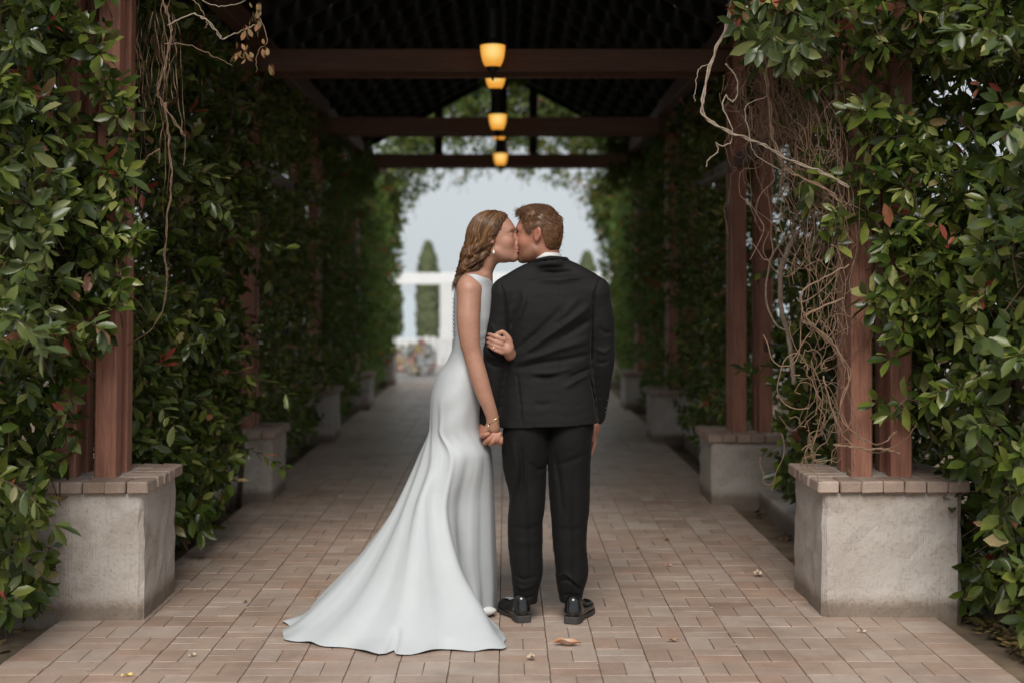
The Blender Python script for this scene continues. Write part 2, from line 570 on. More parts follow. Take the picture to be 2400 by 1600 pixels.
def pier(y0, xin, h, side, label):
    """square stuccoed pier; side -1 left, +1 right; xin its inner face"""
    d = 0.60
    xa, xb = (xin - d, xin) if side < 0 else (xin, xin + d)
    cx, cy = (xa + xb) / 2, y0 + d / 2
    t = thing('stucco_pier', label, 'pier', (cx, cy, 0), 'stucco piers along the walkway')
    hb = h - 0.052
    n = 9
    # body: grid shell with slightly wobbly faces and rounded corners
    r = random.Random(int(y0 * 100) + side)
    rings = 10
    rows = []
    zs = np.linspace(-0.10, hb, rings)
    per = []
    e = 0.022
    hw = d / 2
    for k in range(4):
        for q in range(n):
            u = -hw + e + (2 * hw - 2 * e) * q / (n - 1)
            p = [(u, -hw), (hw, u), (-u, hw), (-hw, -u)][k]
            per.append(p)
    per = np.array(per)
    Vv = []
    for z in zs:
        rad = 1 + 0.004 * math.sin(z * 9 + y0) + (0.012 if z > hb - 0.06 else 0.0) * 0
        wob = np.array([[r.gauss(0, 0.0026), r.gauss(0, 0.0026)] for _ in per])
        Vv.append(np.column_stack([per * rad + wob, np.full(len(per), z)]))
    Vv = np.concatenate(Vv)
    m = len(per)
    a = np.arange(m); bq = (a + 1) % m
    Q = np.concatenate([np.stack([i * m + a, i * m + bq, (i + 1) * m + bq, (i + 1) * m + a], 1) for i in range(rings - 1)])
    body = MB().add(Vv + np.array([cx, cy, 0]), (), Q)
    body.box((cx - hw + 0.03, cy - hw + 0.03, hb - 0.02), (cx + hw - 0.03, cy + hw - 0.03, hb - 0.002))
    ob = body.build('body', M['stucco'], t, smooth=False)
    # cap: soldier bricks round the rim, mortar bed inside
    o_ = hw + 0.028
    core = MB().box((cx - o_ + 0.12, cy - o_ + 0.12, hb + 0.002), (cx + o_ - 0.12, cy + o_ - 0.12, hb + 0.046))
    core.build('mortar_bed', M['stucco'], t)
    nb = 7
    step = 2 * o_ / nb
    k = 0
    for sd in range(4):
        for q in range(nb):
            if sd in (1, 3) and q in (0, 1, nb - 1, nb - 2): continue
            u = -o_ + step * (q + 0.5)
            px_, py_ = [(u, -o_ + 0.085), (o_ - 0.085, u), (u, o_ - 0.085), (-o_ + 0.085, u)][sd]
            b_ = bpy.data.objects.new('cap_brick', capm[(k * 7 + int(y0 * 10)) % 4])
            b_.location = (px_ + r.gauss(0, 0.0015), py_ + r.gauss(0, 0.003), hb + 0.001)
            b_.rotation_euler = (0, 0, (math.pi / 2 if sd in (1, 3) else 0) + r.gauss(0, 0.006))
            b_.scale = (1, 1, 1)
            link(b_, t)
            k += 1
    return cx, cy


centres = []
for i in range(5):
    sideL = ['pale stucco pier with brick cap nearest the camera on the left, half under shrub leaves',
             'stucco pier with brick cap, second from the front on the left side',
             'shaded stucco pier with brick cap, third from the front on the left',
             'dark stucco pier with brick cap, fourth from the front on the left',
             'brownish pier at the far left end of the walkway beside the bright opening'][i]
    sideR = ['wide pale stucco pier with brick cap nearest the camera on the right',
             'stucco pier with brick cap, second from the front on the right side',
             'shaded stucco pier with brick cap, third from the front on the right',
             'dark stucco pier with brick cap, fourth from the front on the right',
             'pier at the far right end of the walkway beside the groom sleeve'][i]
    cl = pier(*PIER_L[i], -1, sideL)
    cr = pier(*PIER_R[i], 1, sideR)
    centres.append((cl, cr))

# low kerb walls that run between the piers
for sd, nm in ((-1, 'left'), (1, 'right')):
    pl = PIER_L if sd < 0 else PIER_R
    for i in range(4):
        ya, yb = pl[i][0] + 0.61, pl[i + 1][0] - 0.01
        x = pl[i][1] + sd * 0.36
        o = MB().box((x - 0.07, ya, -0.06), (x + 0.07, yb, 0.10), 0.012).build('kerb_wall', M['stucco'])
        bay = ['first', 'second', 'third', 'farthest'][i]
        tag(o, 'low stucco kerb wall under the %s hedge, %s bay from the front' % (nm, bay), 'low wall', 'low kerb walls between the piers')

# ------------------------------------------------------------------ pergola
perg = thing('pergola', 'long dark redwood pergola with gabled roof over the brick walkway', 'pergola', (0, 6, 0))
W_ = 0.094
postm = {}
postY = []
for i in range(5):
    for sd, tabl in ((-1, PIER_L), (1, PIER_R)):
        y0, xin, h = tabl[i]
        # four posts per pier, two by two
        for a in (0, 1):
            for c in (0, 1):
                if sd < 0:
                    xc = xin - 0.207 - a * 0.175
                else:
                    xc = xin + 0.207 + a * 0.175
                yc = y0 + 0.20 + c * 0.185
                lean = (0.020 if (sd < 0 and i == 0) else 0.0)
                top = 3.06
                mb = MB().box((-W_ / 2, -W_ / 2, 0), (W_ / 2, W_ / 2, top - h + 0.03), 0.006)
                Vp = mb.V[0]
                Vp[:, 0] += lean * Vp[:, 2] / 2.0
                Vp += np.array([xc, yc, h - 0.03])
                mb.build('post', M['post'], perg, origin=(xc, yc, h - 0.03))
    postY.append((PIER_L[i][0] + PIER_R[i][0]) / 2 + 0.29)
for i, y in enumerate(postY[:4]):
    for s in (-1, 1):
        if i in (1, 2, 3) and False: pass
        yy = y + s * 0.155 - 0.10 * 0
        mb = MB().box((-1.83, yy - 0.021, 2.86), (1.78, yy + 0.021, 3.005), 0.005)
        mb.build('cross_beam', M['beam'], perg, origin=(-0.03, yy, 2.93))
# top plates and trellis rails along the sides
for sd, tabl in ((-1, PIER_L), (1, PIER_R)):
    for i in range(4):
        ya, yb = tabl[i][0] + 0.1, tabl[i + 1][0] + 0.1
        x = (tabl[i][1] + tabl[i + 1][1]) / 2 + sd * 0.11
        MB().box((x - 0.045, ya, 3.01), (x + 0.045, yb - 0.004, 3.15), 0.006).build('top_plate', M['plate'], perg, origin=(x, (ya + yb) / 2, 3.08))
        xr = x + sd * 0.05
        if (sd < 0 and i == 1) or (sd > 0 and i in (0, 1)):
            ra, rb_ = (ya + 0.2, yb) if sd < 0 else ((ya + 1.0, yb - 0.1) if i == 0 else (ya + 0.2, ya + 2.0))
            mb = MB().box((xr - 0.02, ra, 2.19), (xr + 0.02, rb_, 2.28), 0.004)
            mb.build('side_rail', M['rail'] if i else M['plate'], perg, origin=(xr, (ra + rb_) / 2, 2.23))
        for zr in (1.0, 1.6):
            xo = x + sd * 0.24
            MB().box((xo - 0.02, ya + 0.5, zr), (xo + 0.02, yb - 0.1, zr + 0.06), 0.004).build('side_rail', M['plate'], perg, origin=(xo, (ya + yb) / 2, zr))
RIDGE, EAVE, XE = 4.12, 3.16, 1.86
ROOF_OUT = 1.36  # boards carried out past the eaves, added to block leaking daylight
ROOF_END = 17.25
yr = np.arange(6.05, ROOF_END, 0.62)
for y in yr:
    for s in (-1, 1):
        mb = MB()
        a = np.array([s * XE - 0.02, 0, EAVE - 0.02]); b_ = np.array([s * 0.02 - 0.02, 0, RIDGE])
        d = (b_ - a) / np.linalg.norm(b_ - a); nrm = np.array([-d[2], 0, d[0]])
        if nrm[2] < 0: nrm = -nrm
        Vv = [p + q * np.array([0, 0.02, 0]) + r * nrm * 0.065 for r in (-1, 1) for q in (-1, 1) for p in (a, b_)]
        mb.add(np.array(Vv) + np.array([0, y, -0.07]), quads=[(0, 1, 3, 2), (4, 6, 7, 5), (0, 4, 5, 1), (2, 3, 7, 6), (0, 2, 6, 4), (1, 5, 7, 3)])
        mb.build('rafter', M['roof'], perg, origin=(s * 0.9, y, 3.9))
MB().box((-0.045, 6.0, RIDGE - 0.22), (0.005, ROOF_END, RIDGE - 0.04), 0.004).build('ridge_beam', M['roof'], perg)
# roof boards laid along the slope, one part each
for s in (-1, 1):
    nbd = 18
    for k in range(nbd):
        t0, t1 = k / nbd, (k + 1) / nbd - 0.004
        q0, q1 = [np.array([s * XE * (1 - t) * ROOF_OUT - 0.02, RIDGE + 0.02 - (RIDGE - EAVE) * (1 - t) * ROOF_OUT]) for t in (t0, t1)]
        th = 0.022
        Vv = []
        for yy in (5.92, ROOF_END + 0.05):
            for q in (q0, q1):
                for z in (0, th): Vv.append((q[0], yy, q[1] + z + 0.004 + 0.003 * (k % 2)))
        mb = MB().add(Vv, quads=[(0, 1, 3, 2), (4, 6, 7, 5), (0, 4, 5, 1), (2, 3, 7, 6), (0, 2, 6, 4), (1, 5, 7, 3)])
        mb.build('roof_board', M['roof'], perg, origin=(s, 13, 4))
# king and queen posts of the two far trusses
for yi in (3,):
    y = postY[yi]
    for x in (-0.80, -0.03, 0.33):
        zt = RIDGE - abs(x) / XE * (RIDGE - EAVE) - 0.1
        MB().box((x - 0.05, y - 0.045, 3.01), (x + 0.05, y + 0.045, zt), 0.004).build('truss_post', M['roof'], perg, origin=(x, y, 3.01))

# ------------------------------------------------------------------ lanterns
gm, nt, b = new_mat('amber_glass')
geo = N(nt, 'ShaderNodeTexCoord')
dist = N(nt, 'ShaderNodeVectorMath', operation='DISTANCE')
nt.links.new(geo.outputs['Object'], dist.inputs[0]); dist.inputs[1].default_value = (0, -0.055, 0.100)
emc = ramp(nt, dist.outputs['Value'], [(0.0, (1.0, 0.80, 0.36)), (0.035, (1.0, 0.66, 0.19)), (0.070, (0.86, 0.40, 0.060)), (0.105, (0.74, 0.28, 0.030)), (0.17, (0.60, 0.19, 0.018))])
nt.links.new(emc, b.inputs['Emission Color'])
b.inputs['Emission Strength'].default_value = 0.72
b.inputs['Base Color'].default_value = (0.25, 0.10, 0.02, 1)
b.inputs['Roughness'].default_value = 0.35
LAMPY = [9.18, 10.85, 12.72, 14.45, 16.30, 17.15]
LAMPZ = [2.835, 2.93, 2.825, 2.92, 2.82, 2.90]
LL = ['amber glass hanging lantern nearest the camera, glowing before the first beam',
      'amber hanging lantern half hidden behind the first beam and nearest lantern',
      'third amber hanging lantern, glowing in front of the second beam',
      'amber hanging lantern half hidden behind the second beam',
      'small amber hanging lantern glowing in front of the third beam',
      'farthest amber hanging lantern, seen lowest against the leaves']


def lantern(y, z, label):
    """z = bottom of the glass"""
    x = -0.083 + (y - 9.2) * 0.0035
    t = thing('hanging_lantern', label, 'lantern', (x, y, z), 'lanterns along the ridge of the pergola')
    sh = [(0.042, 0.0), (0.055, 0.016), (0.066, 0.042), (0.074, 0.075), (0.078, 0.105), (0.080, 0.138), (0.079, 0.142)]
    g = MB().lathe(sh, (x, y, z), 48, 0.012, 16).build('glass_shade', gm, t, True, origin=(x, y, z))
    g['_org'] = [x, y, z]
    f = [(0.0005, -0.085), (0.006, -0.082), (0.009, -0.072), (0.005, -0.062), (0.004, -0.052), (0.009, -0.046), (0.014, -0.038), (0.032, -0.018), (0.048, -0.001), (0.049, 0.003), (0.0005, 0.004)]
    MB().lathe(f, (x, y, z), 20).build('finial', M['iron'], t, True)
    c = [(0.0005, 0.141), (0.088, 0.141), (0.092, 0.148), (0.088, 0.156), (0.062, 0.170), (0.058, 0.20), (0.060, 0.36), (0.050, 0.375), (0.02, 0.39), (0.0005, 0.392)]
    MB().lathe(c, (x, y, z), 24).build('cap', M['iron'], t, True)
    MB().tube([(x, y, z + 0.38), (x, y, z + 0.8), (x, y, RIDGE - 0.2)], 0.011, 8).build('stem', M['iron'], t)


for y, z, l in zip(LAMPY, LAMPZ, LL):
    lantern(y, z, l)

# ------------------------------------------------------------------ beyond the arch
def white_arbour():
    Y = 29.0
    t = thing('white_arbour', 'white wedding arbour with a plain top beam beyond the walkway', 'arbour', (0.4, Y, 0))
    xl, xr = (885 - VX) * Y / F, (1470 - VX) * Y / F
    MB().box((xl, Y - 0.09, CAMZ + (VY - 667) * Y / F), (xr, Y + 0.09, CAMZ + (VY - 640) * Y / F), 0.01).build('top_beam', M['white'], t)
    for px in (893, 1043, 1300, 1462):
        x = (px - VX) * Y / F
        MB().box((x - 0.10, Y - 0.085, -0.004), (x + 0.10, Y + 0.085, CAMZ + (VY - 668) * Y / F), 0.01).build('arbour_post', M['white'], t)
    # gathered white cloth beside the second post
    for x0 in ((1046 - VX) * Y / F, (1330 - VX) * Y / F):
        u = np.linspace(0, 1, 26); zz = np.linspace(0.02, CAMZ + (VY - 667) * Y / F, 10)
        V = np.array([(x0 + 0.02 + (uu - 0.5) * 0.24, Y - 0.13 - 0.03 * math.sin(uu * 26), z) for z in zz for uu in u])
        a = np.arange(25)
        Q = np.concatenate([np.stack([i * 26 + a, i * 26 + a + 1, (i + 1) * 26 + a + 1, (i + 1) * 26 + a], 1) for i in range(9)])
        MB().add(V, (), Q).build('drape', M['white'], t, True)


white_arbour()


def white_fence():
    Y = 26.5
    t = thing('white_fence', 'low white picket fence at the end of the terrace behind the flowers', 'fence', (-1.2, Y, 0))
    x = -3.4
    while x < 2.9:
        h = 0.52 + 0.02 * math.sin(x * 40)
        MB().box((x, Y - 0.015, 0.0), (x + 0.10, Y + 0.015, h), 0.004).build('picket', M['white'], t, origin=(x, Y, 0))
        x += 0.125
    for z in (0.12, 0.40):
        MB().box((-3.4, Y + 0.016, z), (2.9, Y + 0.05, z + 0.07), 0.004).build('fence_rail', M['white'], t)


white_fence()


def rand_unit(n, rng=RNG):
    v = rng.normal(size=(n, 3))
    return v / (np.linalg.norm(v, axis=1, keepdims=True) + 1e-9)


def norm(v):
    return v / (np.linalg.norm(v, axis=-1, keepdims=True) + 1e-9)


def leaf_template(kind):
    if kind == 'full':     # base, left1, mid1, right1, left2, mid2, right2, tip
        V = np.array([(0, 0, 0), (0.34, 0.40, 0.0), (0.34, 0, -0.07), (0.34, -0.40, 0.0), (0.70, 0.40, -0.03), (0.70, 0, -0.10), (0.70, -0.40, -0.03), (1.0, 0, -0.17)])
        T = [(0, 2, 1), (0, 3, 2), (7, 4, 5), (7, 5, 6)]; Q = [(1, 2, 5, 4), (2, 3, 6, 5)]
    else:
        V = np.array([(0, 0, 0), (0.5, 0.42, 0.04), (0.5, -0.42, 0.04), (1.0, 0, -0.10)])
        T = [(0, 2, 1), (1, 2, 3)]; Q = []
    return V, np.array(T), (np.array(Q) if Q else None)


def place_leaves(pos, dirs, nrm, L, Wd, kind):
    """arrays of leaves -> vertices and faces. dirs along the leaf, nrm its upper side"""
    V0, T0, Q0 = leaf_template(kind)
    n = len(pos)
    d = norm(dirs); s = norm(np.cross(nrm, d)); u = np.cross(d, s)
    V = pos[:, None, :] + V0[None, :, 0:1] * (d * L[:, None])[:, None, :] + V0[None, :, 1:2] * (s * Wd[:, None])[:, None, :] + V0[None, :, 2:3] * (u * L[:, None])[:, None, :]
    k = len(V0)
    off = (np.arange(n) * k)[:, None, None]
    T = (T0[None] + off).reshape(-1, 3)
    Q = (Q0[None] + off).reshape(-1, 4) if Q0 is not None else None
    return V.reshape(-1, 3), T, Q


def leaves_ob(name, pos, dirs, nrm, L, Wd, kind, mat, parent, smooth=False):
    V, T, Q = place_leaves(pos, dirs, nrm, L, Wd, kind)
    me = np_mesh(name, V, [Q, T] if Q is not None else [T], mat, smooth)
    return mesh_ob(name, me, parent)


def cypress(x, Y, h, w, label):
    t = thing('cypress_tree', label, 'tree', (x, Y, 0), 'slender cypresses beyond the arbour')
    MB().tube([(x, Y, -0.1), (x, Y, h * 0.5), (x, Y, h * 0.93)], [0.07, 0.05, 0.015], 8).build('trunk', M['twig'], t)
    n = 5200
    z = RNG.uniform(0.03, 1, n) ** 0.9
    prof = np.where(z < 0.12, 0.55 + z / 0.12 * 0.35, np.where(z < 0.7, 0.95, 0.95 * np.clip((1 - z) / 0.3, 0, 1) ** 0.75)) * (1 + 0.10 * np.sin(z * 31) + 0.06 * np.sin(z * 67))
    a = RNG.uniform(0, 2 * np.pi, n); r = w / 2 * prof * (0.55 + 0.45 * RNG.random(n) ** 0.5)
    pos = np.stack([x + r * np.cos(a), Y + r * np.sin(a), z * h], 1)
    d = norm(np.stack([np.cos(a) * 0.35, np.sin(a) * 0.35, np.full(n, 1.0)], 1) + 0.25 * rand_unit(n))
    nn = norm(np.stack([np.cos(a), np.sin(a), np.full(n, 0.2)], 1) + 0.4 * rand_unit(n))
    tag(leaves_ob('crown', pos, d, nn, RNG.uniform(0.12, 0.24, n), RNG.uniform(0.05, 0.09, n), 'thin', M['cypress'], t), kind='stuff')


cypress((1003 - VX) * 33 / F, 33.0, CAMZ + (VY - 583) * 33 / F, 0.50, 'slender green cypress framed by the white arbour, its pointed tip above the beam')
cypress((915 - VX) * 33.5 / F, 33.5, CAMZ + (VY - 660) * 33 / F, 0.5, 'cypress half hidden by the left edge of the leafy arch')
cypress((1376 - VX) * 34 / F, 34.0, CAMZ + (VY - 606) * 34 / F, 0.5, 'cypress tip showing just right of the groom shoulder')


def flowers(x, Y, r, h, label, seed):
    rg = np.random.default_rng(seed)
    t = thing('flower_arrangement', label, 'flowers', (x, Y, 0), 'flower arrangements by the arbour')
    n = 900
    pos = np.array([x, Y, h * 0.5]) + rand_unit(n, rg) * rg.random((n, 1)) ** 0.4 * np.array([r, r * 0.7, h * 0.5])
    tag(leaves_ob('foliage', pos, rand_unit(n, rg), rand_unit(n, rg), rg.uniform(0.05, 0.09, n), rg.uniform(0.03, 0.045, n), 'thin', M['leaf_far'], t), kind='stuff')
    for k in range(46):
        u = rand_unit(1, rg)[0]
        if u[1] > -0.1: u[1] *= -1
        c = np.array([x, Y, h * 0.5]) + u * np.array([r, r * 0.7, h * 0.52])
        rr = rg.uniform(0.05, 0.085)
        mb = MB()
        for ring, (np_, tilt) in enumerate(((6, 0.35), (5, 0.9))):
            for q in range(np_):
                an = q * 2 * math.pi / np_ + ring * 0.5
                d = np.array([math.cos(an), -tilt, math.sin(an)]); d /= np.linalg.norm(d)
                s = np.cross(d, (0, 1, 0)); s /= np.linalg.norm(s)
                mb.add([c, c + d * rr * 0.6 + s * rr * 0.45, c + d * rr, c + d * rr * 0.6 - s * rr * 0.45], quads=[(0, 1, 2, 3)])
        mb.build('blossom', [M['white'], M['white'], M['white'], M['white'], M['petal_pink'], M['petal_peach'], M['petal_yellow']][int(rg.integers(0, 7))], t)


M['petal_pink'] = simple('pink_petal', (0.75, 0.48, 0.45), 0.6)
M['petal_peach'] = simple('peach_petal', (0.78, 0.60, 0.46), 0.6)
M['petal_yellow'] = simple('yellow_petal', (0.75, 0.55, 0.15), 0.6)
flowers((985 - VX) * 23.6 / F, 23.6, 0.26, 0.52, 'white, pink and yellow flower arrangement at the foot of the arbour', 3)
flowers((930 - VX) * 24.6 / F, 24.6, 0.22, 0.36, 'white flower arrangement beside the far left pier', 4)

# ------------------------------------------------------------------ hedges and creepers
def single_leaf_mesh(seed, mat):
    r = np.random.default_rng(seed)
    # narrow obovate blade, folded on the midrib and drooping
    us = np.array([0.0, 0.22, 0.48, 0.74, 1.0])
    ws = np.array([0.04, 0.30, 0.44, 0.40, 0.0]) * r.uniform(0.9, 1.05)
    dr = r.uniform(0.08, 0.26); fold = r.uniform(0.10, 0.30)
    V = []
    for u, w in zip(us, ws):
        z = -dr * u * u
        V += [(u, w, z + fold * w * 0.5), (u, 0, z - 0.02), (u, -w, z + fold * w * 0.5)]
    V = np.array(V)[:14]
    V = np.vstack([V[:12], [[1.0, 0, -dr]]])
    Q = []
    for i in range(3):
        Q += [(i * 3, i * 3 + 1, i * 3 + 4, i * 3 + 3), (i * 3 + 1, i * 3 + 2, i * 3 + 5, i * 3 + 4)]
    T = [(9, 10, 12), (10, 11, 12)]
    return np_mesh('leaf', V, [np.array(Q)[:, ::-1], np.array(T)[:, ::-1]], mat, True)


LEAFM = [single_leaf_mesh(s, M['leaf']) for s in range(5)]


def vnoise(p, s, seed=0):
    """cheap smooth noise from sines"""
    q = p * s + seed * 1.7
    return (np.sin(q[:, 0] * 1.3 + np.sin(q[:, 1] * 1.1 + 0.7) * 1.6) + np.sin(q[:, 1] * 1.7 + np.sin(q[:, 2] * 1.3) * 1.5 + 2) + np.sin(q[:, 2] * 1.5 + np.sin(q[:, 0] * 0.9 + 1) * 1.7 + 4)) / 3


def shoots(base, out, n_leaf, rng, Lr, droop=0.35):
    """whorls of leaves round shoot tips; base (n,3), out (n,3) shoot directions"""
    n = len(base)
    k = n_leaf
    m = n * k
    out = norm(out)
    ref = norm(np.cross(out, rand_unit(n, rng)))
    ref2 = np.cross(out, ref)
    j = np.tile(np.arange(k), n)
    si = np.repeat(np.arange(n), k)
    ang = j * 2.399 + np.repeat(rng.uniform(0, 6.28, n), k) + rng.normal(0, 0.25, m)
    tilt = np.radians(np.clip(28 + j / k * 55 + rng.normal(0, 10, m), 12, 100))
    rad = np.cos(ang)[:, None] * ref[si] + np.sin(ang)[:, None] * ref2[si]
    d = np.cos(tilt)[:, None] * out[si] + np.sin(tilt)[:, None] * rad
    d[:, 2] -= droop * rng.random(m)
    d = norm(d)
    nn = out[si] - d * np.sum(out[si] * d, 1, keepdims=True) + 0.35 * rand_unit(m, rng)
    nn[:, 2] += 0.25
    nn = norm(nn)
    L = Lr * rng.uniform(0.50, 1.18, m) * np.repeat(rng.uniform(0.8, 1.12, n), k)
    pos = base[si] - out[si] * (j / k * 0.05)[:, None] + d * 0.012
    return pos, d, nn, L, si


def twig_mesh(name, base, out, rng, length, rad, mat, parent):
    """thin three-sided twigs running back from the shoots"""
    n = len(base)
    mid = base - out * length * 0.5 + rand_unit(n, rng) * length * 0.10
    end = mid - out * length * 0.5 + np.array([0, 0, -0.35]) * length + rand_unit(n, rng) * length * 0.2
    rows = np.stack([base, mid, end], 1)
    u = norm(np.cross(out, rand_unit(n, rng))); v = norm(np.cross(out, u))
    rr = np.array([rad * 0.5, rad * 0.8, rad])
    ang = np.arange(3) * 2.094
    ringdir = np.cos(ang)[None, :, None] * u[:, None, :] + np.sin(ang)[None, :, None] * v[:, None, :]
    V = rows[:, :, None, :] + rr[None, :, None, None] * ringdir[:, None, :, :]
    off = np.arange(n)[:, None, None] * 9
    q = []
    for i in range(2):
        for a in range(3):
            b = (a + 1) % 3
            q.append((i * 3 + a, i * 3 + b, (i + 1) * 3 + b, (i + 1) * 3 + a))
    Q = (np.array(q)[None] + off).reshape(-1, 4)
    o = mesh_ob(name, np_mesh(name, V.reshape(-1, 3), [Q], mat), parent)
    return tag(o, kind='stuff')


def px_of(p):
    return VX + p[:, 0] * F / p[:, 1], VY - (p[:, 2] - CAMZ) * F / p[:, 1]


def seg_dist_mask(pos, boxes):
    """false where a point falls inside a kept-clear box (x0,x1,y0,y1,z0,z1)"""
    keep = np.ones(len(pos), bool)
    for b in boxes:
        keep &= ~((pos[:, 0] > b[0]) & (pos[:, 0] < b[1]) & (pos[:, 1] > b[2]) & (pos[:, 1] < b[3]) & (pos[:, 2] > b[4]) & (pos[:, 2] < b[5]))
    return keep


def hedge(name, label, cat, regions, seed, Lr, singles, mat, kind='full', clear=(), group='evergreen hedges along the pergola', stems=True, keepf=None, droop=0.35):
    """regions: list of (x0,x1,y0,y1,z0,z1,n_shoots,out_dir,leaves); a plant with single leaves, leaf mass, twigs and stems"""
    rg = np.random.default_rng(seed)
    r0 = regions[0]
    t = thing(name, label, cat, ((r0[0] + r0[1]) / 2, (r0[2] + r0[3]) / 2, 0), group)
    allp = []
    for (x0, x1, y0, y1, z0, z1, ns, od, k) in regions:
        ns = int(ns * (1.05 if singles else 1.2))
        b = rg.random((int(ns * 1.5), 3)) * np.array([x1 - x0, y1 - y0, z1 - z0]) + np.array([x0, y0, z0])
        w = vnoise(b, 3.0, seed) + 0.55 * vnoise(b, 7.0, seed + 3)
        order = np.argsort(-(w + rg.normal(0, 0.55, len(b))))
        b = b[order[:ns]]
        if singles:                     # the face of the hedge bulges and recedes
            sdx = 1.0 if x0 > 0 else -1.0
            yz = b * np.array([0.0, 1.0, 1.0])
            b[:, 0] += sdx * (0.10 * vnoise(yz, 2.3, seed) + 0.06 * vnoise(yz, 5.5, seed + 1)) + sdx * 0.03
            b[:, 1] += 0.10 * vnoise(b * np.array([1.0, 0.0, 1.0]), 3.1, seed + 2)
        if keepf is not None: b = b[keepf(b)]
        b = b[seg_dist_mask(b, clear)]
        o = norm(np.array(od)[None] + 0.75 * rand_unit(len(b), rg))
        allp.append((b, o, k))
    PO, D, NN, LL_, B, O = [], [], [], [], [], []
    RP = []
    for b, o, k in allp:
        if mat is not M['leaf_ivy']:
            red = (rg.random(len(b)) < 0.034)
            rp = shoots(b[red] + o[red] * 0.03, o[red], 4, rg, Lr * 0.85, -0.25)
            RP.append(rp)
            b, o = b[~red], o[~red]
        p, d, nn, L, si = shoots(b, o, k, rg, Lr, droop)
        PO.append(p); D.append(d); NN.append(nn); LL_.append(L); B.append(b); O.append(o)
    if singles:                         # long arching sprays that break the outline
        r_ = regions[0]
        od = norm(np.array(r_[7], float)[None])[0]
        sm_ = MB()
        for q_ in range(46):
            b0 = np.array([rg.uniform(r_[0], r_[1]), rg.uniform(r_[2], r_[3]), rg.uniform(r_[4] + 0.3, r_[5])])
            if keepf is not None and not keepf(b0[None])[0]: continue
            ln_ = rg.uniform(0.22, 0.5)
            dr_ = norm(od + 0.6 * rand_unit(1, rg)[0] + np.array([0, 0, 0.35]))
            tt_ = np.linspace(0, 1, 9)
            path = b0 + dr_ * (ln_ * tt_)[:, None] - np.array([0, 0, 1.0]) * (0.45 * ln_ * tt_ ** 2)[:, None]
            if not seg_dist_mask(path[-1][None], clear)[0]: continue
            sm_.tube(path, np.linspace(0.0035, 0.0012, 9), 4, cap=False)
            tg_ = norm(np.gradient(path, axis=0))
            for i_ in range(1, 9):
                for h_ in range(2 if i_ < 8 else 4):
                    side = norm(np.cross(tg_[i_], rand_unit(1, rg)[0]))
                    dd = norm(tg_[i_] * 0.8 + side * 0.9 + np.array([0, 0, -0.15]))
                    PO.append(path[i_][None]); D.append(dd[None]); NN.append(norm(np.array([0, -0.35, 0.9]) + 0.5 * rand_unit(1, rg)[0])[None]); LL_.append(np.array([Lr * rg.uniform(0.6, 1.1)]))
        if sm_.n: tag(sm_.build('sprays', M['twig'], t, True), kind='stuff')
    pos = np.concatenate(PO); d = np.concatenate(D); nn = np.concatenate(NN); L = np.concatenate(LL_)
    keep = seg_dist_mask(pos + d * L[:, None] * 0.6, clear)
    pos, d, nn, L = pos[keep], d[keep], nn[keep], L[keep]
    Wd = L * rg.uniform(0.85, 1.1, len(L)) * 0.42 / 0.42
    pick = np.zeros(len(pos), bool)
    if singles:
        px, py = px_of(pos)
        vis = (px > 8) & (px < 2392) & (py > 8) & (py < 1592)
        od = np.array(regions[0][7])
        sgn = np.sign(np.mean(pos[:, 0]))
        frontness = -pos[:, 1] * 0.8 - sgn * pos[:, 0] * 0.9
        score = np.where(vis, frontness + L * 3 + rg.normal(0, 0.10, len(L)), -99)
        idx = np.argsort(-score)[:singles]
        pick[idx] = True
        s = np.cross(nn, d); s = norm(s); u = np.cross(d, s)
        org = np.array(t['_org'])
        for i in idx:
            if score[i] < -50: continue
            ob = bpy.data.objects.new('leaf', LEAFM[int(i) % 5])
            l = L[i]; w = l * 0.46
            mt = Matrix(((d[i, 0] * l, s[i, 0] * w, u[i, 0] * l, pos[i, 0] - org[0]),
                         (d[i, 1] * l, s[i, 1] * w, u[i, 1] * l, pos[i, 1] - org[1]),
                         (d[i, 2] * l, s[i, 2] * w, u[i, 2] * l, pos[i, 2] - org[2]), (0, 0, 0, 1)))
            ob.matrix_basis = mt
            link(ob, t)
    q = ~pick
    tag(leaves_ob('foliage', pos[q], d[q], nn[q], L[q], L[q] * rg.uniform(0.40, 0.56, q.sum()), kind, mat, t, True), kind='stuff')
    if RP:
        rp = [np.concatenate([r_[q_] for r_ in RP]) for q_ in range(4)]
        if len(rp[0]):
            kp = seg_dist_mask(rp[0] + rp[1] * rp[3][:, None] * 0.6, clear)
            tag(leaves_ob('young_leaves', rp[0][kp], rp[1][kp], rp[2][kp], rp[3][kp], rp[3][kp] * 0.42, kind, M['leaf_red'], t, True), kind='stuff')
    Bc = np.concatenate(B); Oc = np.concatenate(O)
    sel = rg.random(len(Bc)) < 0.6
    twig_mesh('twigs', Bc[sel], Oc[sel], rg, 0.20, 0.0028, M['twig'], t)
    if stems:
        for k in range(stems if isinstance(stems, int) and stems > 1 else 6):
            x0, x1, y0, y1, z0, z1 = r0[:6]
            xb = rg.uniform(x0 * 0.5 + x1 * 0.5, x1) if x0 > 0 else rg.uniform(x0, x0 * 0.5 + x1 * 0.5)
            yb = rg.uniform(y0, y1)
            zz = np.linspace(-0.03, z1 * 0.95, 9)
            xs = xb + np.cumsum(rg.normal(0, 0.035, 9)); ys = yb + np.cumsum(rg.normal(0, 0.05, 9))
            MB().tube(np.stack([xs, ys, zz], 1), np.linspace(0.020, 0.007, 9), 6).build('stem', M['twig'], t, True)
    return t


POSTCLEAR = []
LP = 0.094
